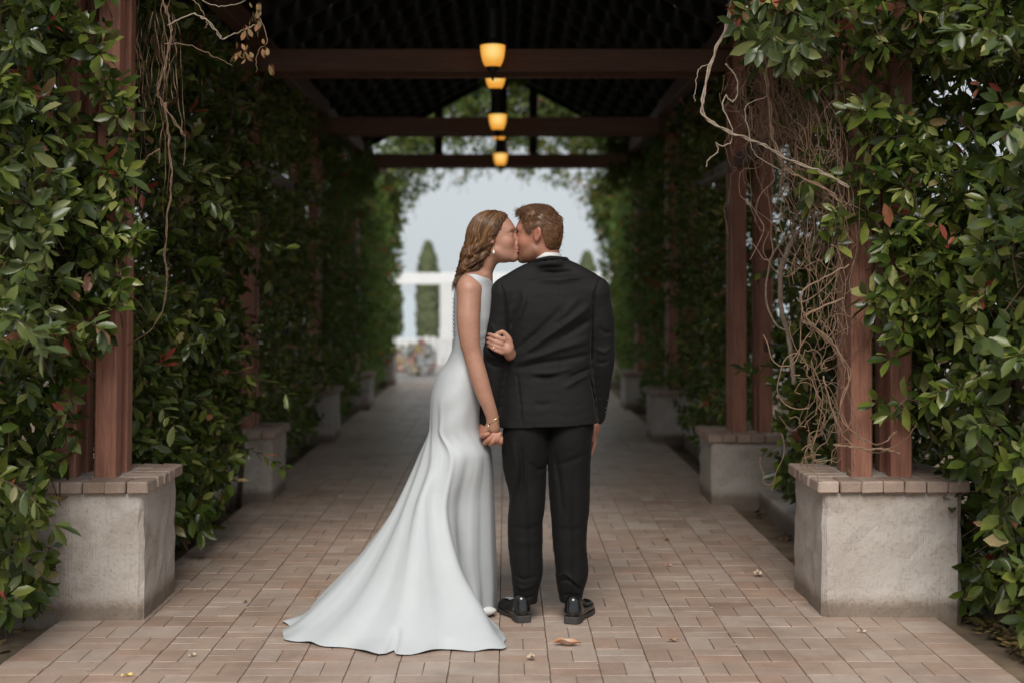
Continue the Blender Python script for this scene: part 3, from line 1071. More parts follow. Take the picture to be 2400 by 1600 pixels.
# ---- left front plant: in front of and beside the nearest left pier
hedge('evergreen_shrub', 'glossy evergreen shrub with red young leaves climbing over the nearest left pier and post', 'shrub',
      [(-2.35, -1.80, 5.10, 6.25, 0.12, 3.1, 900, (0.35, -0.75, 0.25), 8),
       (-2.9, -1.95, 5.9, 7.2, 0.0, 3.2, 800, (0.35, -0.75, 0.25), 8),
       (-1.90, -1.60, 5.90, 6.12, 1.20, 2.95, 150, (0.4, -0.8, 0.15), 7),
       (-1.93, -1.70, 5.75, 6.2, 0.55, 1.8, 70, (0.4, -0.8, 0.1), 7)], 11, LP, 300, M['leaf_stuff'],
      clear=[(-1.80, -1.50, 5.3, 6.5, 0.0, 1.12), (-1.85, -1.5, 5.2, 6.2, 0, 0.55)],
      keepf=lambda b: (b[:, 0] < -1.78 - 0.16 * np.clip(0.9 - b[:, 2], 0, 1)) | (b[:, 2] > 0.7))
hedge('evergreen_shrub', 'glossy evergreen hedge filling the first bay on the left behind the nearest post', 'shrub',
      [(-1.92, -1.60, 6.75, 9.35, 0.10, 3.0, 1700, (0.75, -0.5, 0.2), 8),
       (-2.5, -1.9, 6.7, 9.5, 0.0, 3.0, 800, (0.6, -0.5, 0.3), 7),
       (-1.75, -1.50, 7.4, 8.7, 0.35, 1.6, 130, (0.75, -0.5, 0.1), 8)], 12, LP, 300, M['leaf_stuff'],
      clear=[(-1.86, -1.60, 6.2, 6.62, 0, 3.0), (-2.1, -1.45, 8.45, 9.9, 0, 0.62)])
# ---- right front plant
hedge('evergreen_shrub', 'dark evergreen shrub spilling over the nearest right pier at the picture edge', 'shrub',
      [(1.86, 2.40, 5.15, 6.4, 0.10, 3.1, 800, (-0.35, -0.75, 0.2), 8),
       (1.95, 3.0, 6.0, 7.3, 0.0, 3.2, 900, (-0.35, -0.7, 0.25), 8),
       (1.60, 1.90, 5.85, 6.15, 0.85, 2.1, 60, (-0.5, -0.75, 0.1), 7),
       (1.22, 1.62, 5.92, 6.12, 1.55, 2.60, 34, (-0.4, -0.75, -0.2), 7),
       (1.52, 1.90, 5.84, 6.10, 1.30, 2.75, 120, (-0.5, -0.75, 0.1), 7),
       (0.98, 1.85, 5.62, 6.15, 2.36, 2.95, 190, (-0.35, -0.7, -0.35), 7)], 13, LP, 300, M['leaf_stuff'],
      clear=[(1.40, 1.74, 5.2, 6.5, 0.0, 0.85), (1.3, 1.83, 5.2, 6.2, 0, 0.60)],
      keepf=lambda b: (b[:, 0] > 1.84 + 0.10 * np.clip(0.9 - b[:, 2], 0, 1)) | (b[:, 2] > 0.8))
hedge('evergreen_shrub', 'evergreen hedge in the first bay on the right, behind the bare vine tangle', 'shrub',
      [(1.66, 2.05, 6.75, 9.2, 0.12, 3.0, 1200, (-0.75, -0.5, 0.2), 8),
       (2.0, 2.6, 6.7, 9.5, 0.0, 3.0, 800, (-0.6, -0.5, 0.3), 7),
       (1.50, 1.75, 6.75, 7.9, 0.25, 0.9, 70, (-0.75, -0.5, 0.1), 7)], 14, LP, 300, M['leaf_stuff'],
      clear=[(1.40, 1.80, 8.6, 9.8, 0.4, 3.0)])
BAYN = ['second', 'third', 'farthest']
for i, (ya, yb) in enumerate(((9.9, 13.2), (13.5, 16.8), (17.1, 21.6))):
    far = i >= 1
    m = [M['leaf_mid'], M['leaf_far'], M['leaf_daylit']][i]
    for sd, s0 in ((-1, 'left'), (1, 'right')):
        xo = -0.04 if sd < 0 else -0.2
        xi = sd * (1.68 + 0.03 * i) + (0 if sd < 0 else -0.14)
        xm = xi + sd * 0.38; xx = xm + sd * 0.5
        sizes = sorted([xi, xm]); s2 = sorted([xm, xx])
        hedge('evergreen_shrub', ['shaded evergreen hedge filling the second bay on the %s' % s0, 'dim evergreen hedge in the third bay on the %s' % s0,
              'daylit green hedge with red leaves in the farthest bay on the %s' % s0][i], 'shrub',
              [(sizes[0], sizes[1], ya, yb, 0.12, 3.0, [1000, 900, 1200][i], (-sd * 0.75, -0.45, 0.2), 8),
               (s2[0], s2[1], ya - 0.2, yb + 0.2, 0.0, 3.1, [800, 700, 700][i], (-sd * 0.6, -0.4, 0.3), 7),
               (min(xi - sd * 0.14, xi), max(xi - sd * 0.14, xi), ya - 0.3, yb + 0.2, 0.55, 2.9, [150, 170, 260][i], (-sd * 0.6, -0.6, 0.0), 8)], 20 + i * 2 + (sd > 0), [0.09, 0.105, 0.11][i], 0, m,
              'thin', stems=4)


# ---- ivy arch over the far end
def arch_keep(b):
    px, py = px_of(b)
    cx, w = 1165, 236
    # opening: a tall arch
    top = 418 + 0.0 * px
    dx = np.abs(px - cx) / w
    edge = np.where(dx < 1, 405 + 200 * (1 - np.sqrt(np.clip(1 - dx ** 2.6, 0, 1))), 9999)
    n = 34 * vnoise(b, 5.0, 5) + 20 * vnoise(b, 14.0, 9)
    thin = np.clip((edge + n - py) / 110, 0.22, 1)          # sparse fringe, dense further in
    lot = np.abs(np.sin(b[:, 0] * 91.7 + b[:, 2] * 57.3 + b[:, 1] * 33.1))
    return ((py < edge + n) & (lot < thin)) | (dx >= 1.04)


hedge('climbing_ivy', 'backlit climbing ivy forming the leafy arch at the far end of the pergola', 'ivy',
      [(-1.8, 1.7, 20.1, 21.5, 2.2, 5.1, 6200, (0, -0.8, 0.3), 7),
       (-2.3, -1.25, 20.2, 21.2, 0.5, 3.0, 520, (0.5, -0.6, 0), 7),
       (1.15, 2.2, 20.2, 21.2, 0.5, 3.0, 520, (-0.5, -0.6, 0), 7)], 31, 0.10, 0, M['leaf_ivy'], 'thin', stems=False,
      keepf=arch_keep, group='climbing plants')


def dome_keep(b):  # ivy added to darken the roof end around a domed opening
    px, py = px_of(b)
    w = 275 * np.clip(1 - np.clip((392 - py) / 200, 0, 1) ** 3, 0, 1) ** (1 / 3)
    return np.abs(px - 1140) > w + 22 * vnoise(b, 6.0, 2)


hedge('climbing_ivy', 'added dark ivy masking the roof end above the farthest lanterns', 'ivy',
      [(-1.75, 1.70, 16.75, 17.2, 2.60, 4.1, 2700, (0, -0.6, -0.3), 7)], 33, 0.10, 0, M['leaf_ivy'], 'thin', stems=False,
      keepf=dome_keep, group='climbing plants')


# ------------------------------------------------------------------ bare vines
def smooth_path(pts, n):
    """Catmull-Rom through points"""
    pts = np.asarray(pts, float)
    p = np.vstack([2 * pts[0] - pts[1], pts, 2 * pts[-1] - pts[-2]])
    m = len(pts) - 1
    t = np.linspace(0, m - 1e-6, n)
    i = t.astype(int); f = (t - i)[:, None]
    a, b, c, d = p[i], p[i + 1], p[i + 2], p[i + 3]
    return 0.5 * (2 * b + (c - a) * f + (2 * a - 5 * b + 4 * c - d) * f ** 2 + (3 * b - a - 3 * c + d) * f ** 3)


def twine(parent, name, pix, Y, r0, r1, mat, n=48, strands=2, amp=0.010, seed=0):
    """a vine whose strands twist round one another; pix: photograph points with depth"""
    rg = np.random.default_rng(seed)
    c = smooth_path([P(a[0], a[1], (a[2] if len(a) > 2 else Y)) for a in pix], n)
    c[1:-1] += rg.normal(0, 0.0022, (n - 2, 3))
    for k in range(strands):
        ph = np.linspace(0, 6.28 * (n / 9.0), n) + k * math.pi
        q = c + amp * np.stack([np.cos(ph), 0.6 * np.sin(ph), 0.4 * np.sin(ph + 1)], 1) * (1 if strands > 1 else 0)
        MB().tube(q, np.linspace(r0, r1, n), 6).build(name, mat, parent, True)


vt = thing('bare_vine', 'tangled bare tan vine hanging round the nearest right posts with a twisted loop', 'vine', (1.5, 6.1, 0), 'climbing plants')
twine(vt, 'vine_strand', [(1722, -30), (1700, 70), (1668, 140), (1648, 230), (1650, 270), (1690, 300), (1750, 325), (1800, 345), (1850, 375), (1930, 405), (1990, 440)], 5.95, 0.0046, 0.003, M['vine_pale'], 60, 2, 0.005, 1)
twine(vt, 'vine_strand', [(1700, 150), (1722, 175), (1730, 210), (1718, 240), (1700, 225), (1695, 255), (1712, 290), (1715, 330), (1690, 342), (1678, 335), (1683, 355), (1660, 375), (1655, 392)], 5.97, 0.0035, 0.0022, M['vine_pale'], 60, 1, 0, 2)
twine(vt, 'vine_strand', [(1668, 150), (1640, 160), (1632, 200), (1628, 240)], 5.95, 0.0022, 0.0015, M['vine_pale'], 24, 1, 0, 3)
twine(vt, 'vine_strand', [(1800, 60), (1795, 160), (1805, 260), (1812, 330), (1850, 400), (1930, 440), (1975, 480)], 5.98, 0.0045, 0.003, M['vine'], 40, 2, 0.005, 4)
twine(vt, 'vine_strand', [(1790, 170), (1800, 220), (1750, 250), (1755, 310), (1770, 360), (1830, 400)], 6.0, 0.003, 0.002, M['vine_pale'], 36, 1, 0, 5)
twine(vt, 'vine_strand', [(1990, 620), (1925, 655), (1880, 685), (1882, 730), (1905, 760), (1950, 800), (1985, 850)], 5.98, 0.0042, 0.003, M['vine'], 40, 1, 0, 6)
twine(vt, 'vine_strand', [(1975, 700), (1925, 720), (1880, 745), (1910, 770), (1960, 820), (1992, 880), (1970, 950), (1995, 1010), (2060, 1040), (2100, 1010)], 6.0, 0.0042, 0.0026, M['vine'], 50, 2, 0.005, 7)
twine(vt, 'vine_strand', [(1930, 880), (1950, 960), (1985, 1030), (2055, 1060), (2120, 1030), (2150, 990)], 6.02, 0.0038, 0.0024, M['vine'], 40, 1, 0, 8)
twine(vt, 'vine_strand', [(1955, 1040), (2010, 1050), (2075, 1052), (2110, 1062)], 6.0, 0.004, 0.003, M['vine'], 24, 2, 0.004, 9)
twine(vt, 'vine_strand', [(1860, 540, 6.7), (1810, 600, 6.75), (1795, 700, 6.8), (1820, 760, 6.8), (1850, 775, 6.8)], 6.8, 0.006, 0.004, M['vine_pale'], 30, 1, 0, 10)
twine(vt, 'vine_strand', [(1870, 540, 7.0), (1835, 620, 7.0), (1830, 720, 7.0), (1850, 800, 7.0), (1860, 900, 7.0)], 7.0, 0.016, 0.012, M['vine_pale'], 30, 1, 0, 11)
rg = np.random.default_rng(5)
tm = MB()
for k in range(190):
    s = rg.random()
    x0 = 1745 + 275 * s + rg.normal(0, 10); y0 = rg.uniform(40, 300)
    yend = y0 + rg.uniform(200, 620) * (0.45 + 0.75 * s)
    x1 = x0 + (1975 - x0) * rg.uniform(0.25, 1.0) * min(1, (yend - y0) / 500) + rg.normal(0, 22)
    Y = 6.03 + rg.uniform(0.0, 0.42)
    n = 12
    u = np.linspace(0, 1, n)
    px = x0 + (x1 - x0) * u ** 1.4 + np.cumsum(rg.normal(0, 13, n)) + rg.uniform(6, 30) * np.sin(u * rg.uniform(5, 14) + rg.uniform(0, 6))
    py = y0 + (yend - y0) * u + rg.normal(0, 16, n)
    pts = np.array([P(a, b, Y + 0.03 * math.sin(6 * uu + k)) for a, b, uu in zip(px, py, u)])
    tm.tube(smooth_path(pts, 26), rg.uniform(0.0008, 0.0022), 4, cap=False)
for k in range(95):      # looping strands lower down round the posts
    cx, cy = rg.normal(1930, 46), rg.uniform(230, 1060)
    if cy < 500: cx -= 50 * rg.random()
    Y = 6.02 + rg.uniform(0, 0.35)
    a0 = rg.uniform(0, 6.28); n = 10
    u = np.linspace(0, 1, n)
    rr = rg.uniform(18, 55)
    px = cx + rr * np.cos(a0 + u * rg.uniform(2, 5)) + np.cumsum(rg.normal(0, 5, n))
    py = cy + rr * 1.8 * np.sin(a0 + u * rg.uniform(2, 5)) + np.cumsum(rg.normal(0, 6, n)) + 60 * u
    pts = np.array([P(a, b, Y) for a, b in zip(px, py)])
    tm.tube(smooth_path(pts, 24), rg.uniform(0.0012, 0.0028), 4, cap=False)
tag(tm.build('fine_tangle', M['vine'], vt, True), kind='stuff')

vl = thing('bare_vine', 'thin bare vine trailing from the roof down past the nearest left post', 'vine', (-1.4, 6.2, 0), 'climbing plants')
twine(vl, 'vine_strand', [(372, -20), (395, 40), (400, 90), (385, 160), (370, 215), (380, 240), (420, 300), (432, 320)], 6.25, 0.0028, 0.0018, M['vine'], 44, 2, 0.004, 21)
twine(vl, 'vine_strand', [(388, 240), (395, 330), (402, 400), (398, 460), (392, 530), (386, 600), (392, 660), (378, 730), (350, 775), (300, 810)], 6.35, 0.0026, 0.0018, M['vine'], 50, 2, 0.003, 22)
twine(vl, 'vine_strand', [(395, 60), (420, 45), (455, 35), (480, 45), (505, 70), (520, 90), (550, 80), (575, 68), (600, 60)], 6.25, 0.003, 0.0018, M['vine_pale'], 40, 2, 0.004, 23)
twine(vl, 'vine_strand', [(440, -10), (470, 20), (485, 55), (480, 65)], 6.25, 0.0028, 0.0015, M['vine'], 20, 1, 0, 24)
twine(vl, 'vine_strand', [(450, -10), (490, 10), (530, 15), (570, 5), (580, -10)], 6.25, 0.0024, 0.0015, M['vine_pale'], 24, 1, 0, 25)
twine(vl, 'vine_strand', [(385, 105), (440, 105), (490, 128), (520, 142), (545, 155)], 6.25, 0.0022, 0.0013, M['vine'], 28, 1, 0, 26)
twine(vl, 'vine_strand', [(600, 20), (618, 60), (625, 100), (605, 120), (600, 170)], 6.2, 0.0022, 0.0013, M['vine'], 28, 1, 0, 27)
twine(vl, 'vine_strand', [(375, 350), (340, 375), (325, 420), (318, 470)], 6.3, 0.0042, 0.003, M['vine'], 24, 1, 0, 28)
rg = np.random.default_rng(6)
tm = MB()
for k in range(24):
    x0 = rg.uniform(318, 405); y0 = rg.uniform(-30, 120); y1 = y0 + rg.uniform(150, 420)
    n = 10; u = np.linspace(0, 1, n)
    px = x0 + np.cumsum(rg.normal(0, 5, n)); py = y0 + (y1 - y0) * u
    tm.tube(smooth_path(np.array([P(a, b, 6.3 + 0.3 * rg.random()) for a, b in zip(px, py)]) * 1.0, 22), rg.uniform(0.0009, 0.0024), 4, cap=False)
tag(tm.build('fine_tangle', M['vine'], vl, True), kind='stuff')
dl = []
for (px, py, k) in ((605, 10, 5), (600, 25, 5), (578, 65, 6), (602, 55, 4), (560, 110, 6), (580, 120, 6), (622, 110, 5), (635, 155, 4), (552, 128, 4), (600, 40, 4)):
    for q in range(k):
        p = P(px + rg.normal(0, 6), py + rg.normal(0, 8), 6.2)
        dl.append((p, np.array([rg.normal(0, .5), rg.normal(0, .4), -1]), rand_unit(1, rg)[0], rg.uniform(0.028, 0.05)))
tag(leaves_ob('dead_leaves', np.array([d[0] for d in dl]), np.array([d[1] for d in dl]), np.array([d[2] for d in dl]), np.array([d[3] for d in dl]), np.array([d[3] * 0.55 for d in dl]), 'full', M['leaf_dry'], vl, True), kind='stuff')

# ------------------------------------------------------------------ fallen things on the walkway
def curled_leaf(x, y, L, Wd, rz, mat, label, name='fallen_leaf', cat='leaf', curl=0.35, group='fallen leaves on the walkway'):
    us = np.linspace(0, 1, 9); vs = np.linspace(-1, 1, 5)
    V = []
    for u in us:
        w = Wd * math.sin(math.pi * min(1, u ** 0.8 * 0.97 + 0.03)) ** 0.8
        for v in vs:
            z = 0.004 + abs(v) ** 1.6 * w * curl + 0.10 * L * (2 * u - 1) ** 2 * curl + 0.004 * math.sin(u * 9 + v)
            V.append(((u - 0.5) * L, v * w * 0.5, z))
    V = np.array(V)
    Q = [(i * 5 + j, (i + 1) * 5 + j, (i + 1) * 5 + j + 1, i * 5 + j + 1) for i in range(8) for j in range(4)]
    me = np_mesh(name, V, [np.array(Q)], mat, True)
    o = bpy.data.objects.new(name, me)
    o.location = (x, y, 0.003); o.rotation_euler = (0, 0, rz)
    link(o)
    return tag(o, label, cat, group)


def floor_at(px, py):
    Y = CAMZ * F / (py - VY)
    return (px - VX) * Y / F, Y


lm, nt, b = new_mat('orange_fallen_leaf')
tc = N(nt, 'ShaderNodeTexCoord')
sp = N(nt, 'ShaderNodeSeparateXYZ'); nt.links.new(tc.outputs['Object'], sp.inputs[0])
ab = N(nt, 'ShaderNodeMath', operation='ABSOLUTE'); nt.links.new(sp.outputs['X'], ab.inputs[0])
nt.links.new(ramp(nt, ab.outputs[0], [(0.0, (0.50, 0.36, 0.27)), (0.025, (0.46, 0.24, 0.13)), (0.055, (0.36, 0.08, 0.025))]), b.inputs['Base Color'])
b.inputs['Roughness'].default_value = 0.5
M['leaf_orange'] = lm
M['leaf_tan'] = simple('tan_dead_leaf', (0.34, 0.20, 0.10), 0.7, nscale=60)
M['petal_cream'] = simple('cream_petal', (0.62, 0.50, 0.38), 0.7, nscale=60)
M['bract_pale'] = simple('pale_seed_husk', (0.62, 0.55, 0.44), 0.7)
x, y = floor_at(1330, 1513); curled_leaf(x, y, 0.105, 0.042, -0.10, lm, 'large curled orange and pink fallen leaf on the bricks in front of the groom shoes', curl=0.5)
x, y = floor_at(1577, 1504); curled_leaf(x, y, 0.045, 0.018, 0.1, M['leaf_tan'], 'small orange brown leaf lying flat on bricks right of the curled leaf')
x, y = floor_at(2022, 1483); curled_leaf(x, y, 0.042, 0.014, -0.1, M['petal_cream'], 'long cream petal on the bricks below the nearest right pier', 'fallen_petal', 'petal')
x, y = floor_at(1563, 1266); curled_leaf(x, y, 0.04, 0.028, 0.5, M['leaf_tan'], 'small tan leaf on the bricks midway to the second right pier')
x, y = floor_at(1495, 1285); curled_leaf(x, y, 0.035, 0.02, 1.5, M['leaf_tan'], 'tiny tan leaf right of the groom trouser knee')
x, y = floor_at(1568, 1327); curled_leaf(x, y, 0.04, 0.016, 0.0, M['leaf_orange'], 'tiny orange leaf on a brick between groom and nearest right pier')
x, y = floor_at(798, 1166); curled_leaf(x, y, 0.04, 0.03, 0.4, M['petal_cream'], 'pale petal lying on dark bricks left of the bride train', 'fallen_petal', 'petal')
x, y = floor_at(575, 1412); curled_leaf(x, y, 0.035, 0.015, 1.1, M['leaf_tan'], 'tan leaf sliver on the bricks between left pier and train')
x, y = floor_at(452, 1538); curled_leaf(x, y, 0.04, 0.012, 0.9, M['petal_cream'], 'cream petal sliver at the lower left of the bricks', 'fallen_petal', 'petal')
x, y = floor_at(300, 1585); curled_leaf(x, y, 0.05, 0.012, 0.6, M['petal_yellow'], 'yellowish leaf sliver near the bottom left edge of the bricks')


def blossom(px, py, r, label, seed):
    x, y = floor_at(px, py)
    rg_ = np.random.default_rng(seed)
    n = 16
    pos = np.array([x, y, r * 0.7]) + rand_unit(n, rg_) * r * 0.25
    pos[:, 2] = np.clip(pos[:, 2], 0.005, 1)
    d = rand_unit(n, rg_); d[:, 2] = np.abs(d[:, 2]) * 0.6
    V, T, Q = place_leaves(pos, d, rand_unit(n, rg_), np.full(n, r), np.full(n, r * 0.8), 'full')
    tag(mesh_ob('fallen_blossom', np_mesh('fallen_blossom', V, [Q, T], M['petal_cream'], True), None, (x, y, 0)), label, 'blossom', 'fallen leaves on the walkway')


blossom(1245, 1547, 0.018, 'crumpled cream blossom on the bricks below the curled orange leaf', 1)
blossom(1777, 1351, 0.022, 'crumpled cream blossom on the bricks left of the nearest right pier', 2)
# specks of husk and grit between the bricks
rg = np.random.default_rng(9)
n = 1100
yy = 4.9 + rg.random(n) ** 1.6 * 9
xx = np.where(rg.random(n) < 0.55, PX0 + PIT * rg.integers(-9, 9, n) + rg.normal(0, 0.006, n), rg.uniform(-1.7, 1.5, n))
ok = (np.abs(xx) < 1.75)
pos = np.stack([xx, yy, np.full(n, 0.003)], 1)[ok]
n = len(pos)
d = rand_unit(n, rg); d[:, 2] = np.abs(d[:, 2]) * 0.15
nn = rand_unit(n, rg) * 0.4; nn[:, 2] = 1
Ls = rg.uniform(0.004, 0.013, n) * np.where(rg.random(n) < 0.06, 1.8, 1.0)
V, T, Q = place_leaves(pos, d, nn, Ls, Ls * 0.7, 'thin')
M['husk'] = leaf_mat('husk_specks', False, [(0, (0.40, 0.28, 0.14)), (0.4, (0.55, 0.45, 0.32)), (0.75, (0.30, 0.17, 0.07)), (1, (0.6, 0.52, 0.42))], 0.8, 0.1)
tag(mesh_ob('husk_litter', np_mesh('husk_litter', V, [T], M['husk'])), 'tiny tan husks and petals scattered over the brick joints', 'plant litter', kind='stuff')
# leaf litter on the soil beside the piers
n = 2600
sd = np.where(rg.random(n) < 0.5, -1, 1)
pos = np.stack([np.where(sd < 0, rg.uniform(-2.6, -1.80, n), rg.uniform(1.60, 2.9, n)), rg.uniform(4.6, 10, n), rg.uniform(-0.032, -0.005, n)], 1)
ex = np.stack([rg.uniform(1.97, 2.7, 1500), rg.uniform(4.7, 6.2, 1500), rg.uniform(-0.032, 0.0, 1500)], 1)
pos = np.concatenate([pos, ex])
bad = (pos[:, 1] < 6.1) & (pos[:, 0] > -1.99) & (pos[:, 0] < 1.98)
pos = pos[~bad]; n = len(pos)
d = rand_unit(n, rg); d[:, 2] *= 0.3
nn = rand_unit(n, rg) * 0.6; nn[:, 2] += 1
Ls = rg.uniform(0.03, 0.08, n)
V, T, Q = place_leaves(pos, d, nn, Ls, Ls * 0.7, 'full')
M['litter'] = leaf_mat('leaf_litter', False, [(0, (0.10, 0.06, 0.03)), (0.4, (0.20, 0.13, 0.06)), (0.7, (0.30, 0.20, 0.07)), (1, (0.12, 0.10, 0.04))], 0.8, 0.1)
tag(mesh_ob('leaf_litter', np_mesh('leaf_litter', V, [Q, T], M['litter'])), 'brown and yellow leaf litter on the soil beside the piers', 'leaf litter', kind='stuff')

# ------------------------------------------------------------------ people: distance-field modelling
def rot_frame(f, u):
    f = norm(np.asarray(f, float)); u = np.asarray(u, float)
    u = norm(u - f * np.dot(f, u)); s = np.cross(u, f)
    return np.stack([f, s, u])        # rows: forward, left, up


class Field:
    """smooth union of simple bodies, meshed with surface nets"""
    def __init__(self):
        self.ops = []

    def _add(self, fn, c, r, k, mode):
        self.ops.append((fn, np.asarray(c, np.float32), float(r), float(k), mode)); return self

    def cone(self, a, b, ra, rb, k=0.02, mode='u'):
        a = np.asarray(a, float); b = np.asarray(b, float)
        ab = b - a; L2 = max(np.dot(ab, ab), 1e-9)
        def fn(p):
            q = p - a
            t = np.clip(q @ ab / L2, 0, 1)
            return np.linalg.norm(q - t[:, None] * ab, axis=1) - (ra + t * (rb - ra))
        return self._add(fn, (a + b) / 2, math.sqrt(L2) / 2 + max(ra, rb), k, mode)

    def chain(self, pts, rad, k=0.012, kk=None, mode='u'):
        """one limb: segments hard-joined inside, then blended with k"""
        pts = np.array([np.asarray(p, float) for p in pts])
        rad = np.array(rad, float)
        m_ = (len(pts) - 1) * (1 if len(pts) == 2 else 5) + 1
        if len(pts) > 2:
            q_ = smooth_path(pts, m_)
            rad = smooth_interp(np.linspace(0, len(pts) - 1, m_), np.arange(len(pts)), rad); pts = q_
        A = pts[:-1]; B = pts[1:]
        def fn(p):
            d = None
            for a, b, ra, rb in zip(A, B, rad[:-1], rad[1:]):
                ab = b - a; L2 = max(np.dot(ab, ab), 1e-9)
                q = p - a
                t = np.clip(q @ ab / L2, 0, 1)
                e = np.linalg.norm(q - t[:, None] * ab, axis=1) - (ra + t * (rb - ra))
                if d is None: d = e
                else: d = np.minimum(d, e)
            return d
        allp = np.array(pts)
        c = (allp.min(0) + allp.max(0)) / 2
        return self._add(fn, c, np.max(np.linalg.norm(allp - c, axis=1)) + max(rad), k, mode)

    def ell(self, c, r, R=None, k=0.02, mode='u'):
        c = np.asarray(c, float); r = np.asarray(r, float)
        R = np.eye(3) if R is None else R
        def fn(p):
            q = (p - c) @ R.T
            k0 = np.linalg.norm(q / r, axis=1); k1 = np.linalg.norm(q / (r * r), axis=1)
            return k0 * (k0 - 1) / (k1 + 1e-9)
        return self._add(fn, c, r.max(), k, mode)

    def loft(self, z, cx, cy, a, b, n=2.3, k=0.02, mode='u', tilt=None):
        """stack of superellipses; z ascending"""
        z = np.asarray(z, float)
        cx, cy, a, b = [np.broadcast_to(np.asarray(v, float), z.shape) for v in (cx, cy, a, b)]
        zc = (z[0] + z[-1]) / 2; hz = (z[-1] - z[0]) / 2
        def fn(p):
            zz = p[:, 2]
            X = (p[:, 0] - smooth_interp(zz, z, cx)); Y = (p[:, 1] - smooth_interp(zz, z, cy))
            A = smooth_interp(zz, z, a); B = smooth_interp(zz, z, b)
            g = (np.abs(X / A) ** n + np.abs(Y / B) ** n) ** (1 / n)
            d = (g - 1) * np.minimum(A, B)
            zt = zz if tilt is None else zz - tilt(p)
            return np.maximum(d, np.abs(zt - zc) - hz)
        R_ = math.sqrt(hz * hz + (a.max() + np.ptp(cx)) ** 2 + (b.max() + np.ptp(cy)) ** 2)
        return self._add(fn, (cx.mean(), cy.mean(), zc), R_, k, mode)

    def func(self, fn):
        """post operation d = fn(p, d)"""
        return self._add(fn, (0, 0, 0), 0, 0, 'f')

    def eval(self, p):
        d = np.full(len(p), 0.5)
        for fn, c, r, k, mode in self.ops:
            if mode == 'f':
                d = fn(p, d); continue
            m = np.sum((p - c) ** 2, 1) < (r + k + 0.06) ** 2
            if not m.any(): continue
            e = fn(p[m]); b = d[m]
            if mode == 'u':
                h = np.clip(0.5 + 0.5 * (b - e) / k, 0, 1)
                d[m] = b * (1 - h) + e * h - k * h * (1 - h)
            elif mode == 's':
                h = np.clip(0.5 - 0.5 * (b + e) / k, 0, 1)
                d[m] = b * (1 - h) - e * h + k * h * (1 - h)
        return d

    def mesh(self, lo, hi, h, sm=1):
        lo = np.asarray(lo, float); hi = np.asarray(hi, float)
        B = 6
        nb = np.ceil((hi - lo) / (h * B)).astype(int)
        n = nb * B
        I = np.stack(np.meshgrid(*[np.arange(k) for k in nb], indexing='ij'), -1).reshape(-1, 3)
        ctr = lo + (I + 0.5) * B * h
        dc = self.eval(ctr)
        keep = np.abs(dc) < B * h * 0.9 * 1.35
        Dc = np.where(dc.reshape(nb) < 0, -1.0, 1.0).astype(np.float32)
        D = Dc.repeat(B, 0).repeat(B, 1).repeat(B, 2)
        K = I[keep]
        loc = np.stack(np.meshgrid(*[np.arange(B)] * 3, indexing='ij'), -1).reshape(-1, 3)
        for s in range(0, len(K), 4000):
            g = (K[s:s + 4000, None, :] * B + loc[None]).reshape(-1, 3)
            D[g[:, 0], g[:, 1], g[:, 2]] = self.eval(lo + (g + 0.5 - 0.5) * h)
        Sg = D < 0
        cs = np.zeros(n - 1, np.uint8)
        for dx in (0, 1):
            for dy in (0, 1):
                for dz in (0, 1):
                    cs += Sg[dx:n[0] - 1 + dx, dy:n[1] - 1 + dy, dz:n[2] - 1 + dz]
        act = np.argwhere((cs > 0) & (cs < 8))
        vid = np.full(n - 1, -1, np.int32)
        vid[act[:, 0], act[:, 1], act[:, 2]] = np.arange(len(act))
        acc = np.zeros((len(act), 3)); cnt = np.zeros(len(act))
        corners = [(x, y, z) for x in (0, 1) for y in (0, 1) for z in (0, 1)]
        for c0 in corners:
            for ax in range(3):
                if c0[ax]: continue
                c1 = list(c0); c1[ax] = 1
                d0 = D[act[:, 0] + c0[0], act[:, 1] + c0[1], act[:, 2] + c0[2]]
                d1 = D[act[:, 0] + c1[0], act[:, 1] + c1[1], act[:, 2] + c1[2]]
                m = (d0 < 0) != (d1 < 0)
                t = np.where(m, d0 / (d0 - d1 + 1e-12), 0)
                pt = np.array(c0, float)[None].repeat(len(act), 0); pt[:, ax] += t
                acc += pt * m[:, None]; cnt += m
        V = lo + (act + acc / cnt[:, None]) * h
        Q = []
        for ax in range(3):
            o1, o2 = (ax + 1) % 3, (ax + 2) % 3
            sl0 = [slice(None)] * 3; sl1 = [slice(None)] * 3
            sl0[ax] = slice(0, -1); sl1[ax] = slice(1, None)
            e = np.argwhere(Sg[tuple(sl0)] != Sg[tuple(sl1)])
            e = e[(e[:, o1] > 0) & (e[:, o2] > 0) & (e[:, o1] < n[o1] - 1) & (e[:, o2] < n[o2] - 1)]
            ins = Sg[e[:, 0], e[:, 1], e[:, 2]]
            def cell(a, b):
                q = e.copy(); q[:, o1] -= a; q[:, o2] -= b
                return vid[q[:, 0], q[:, 1], q[:, 2]]
            q = np.stack([cell(1, 1), cell(0, 1), cell(0, 0), cell(1, 0)], 1)
            q[~ins] = q[~ins][:, ::-1]
            Q.append(q)
        Q = np.concatenate(Q)
        Q = Q[(Q >= 0).all(1)]
        for _ in range(sm):
            S_ = np.zeros_like(V); c_ = np.zeros(len(V))
            for a, b in ((0, 1), (1, 2), (2, 3), (3, 0)):
                np.add.at(S_, Q[:, a], V[Q[:, b]]); np.add.at(c_, Q[:, a], 1)
                np.add.at(S_, Q[:, b], V[Q[:, a]]); np.add.at(c_, Q[:, b], 1)
            V = V * 0.5 + 0.5 * S_ / np.maximum(c_, 1)[:, None]
        return V, Q


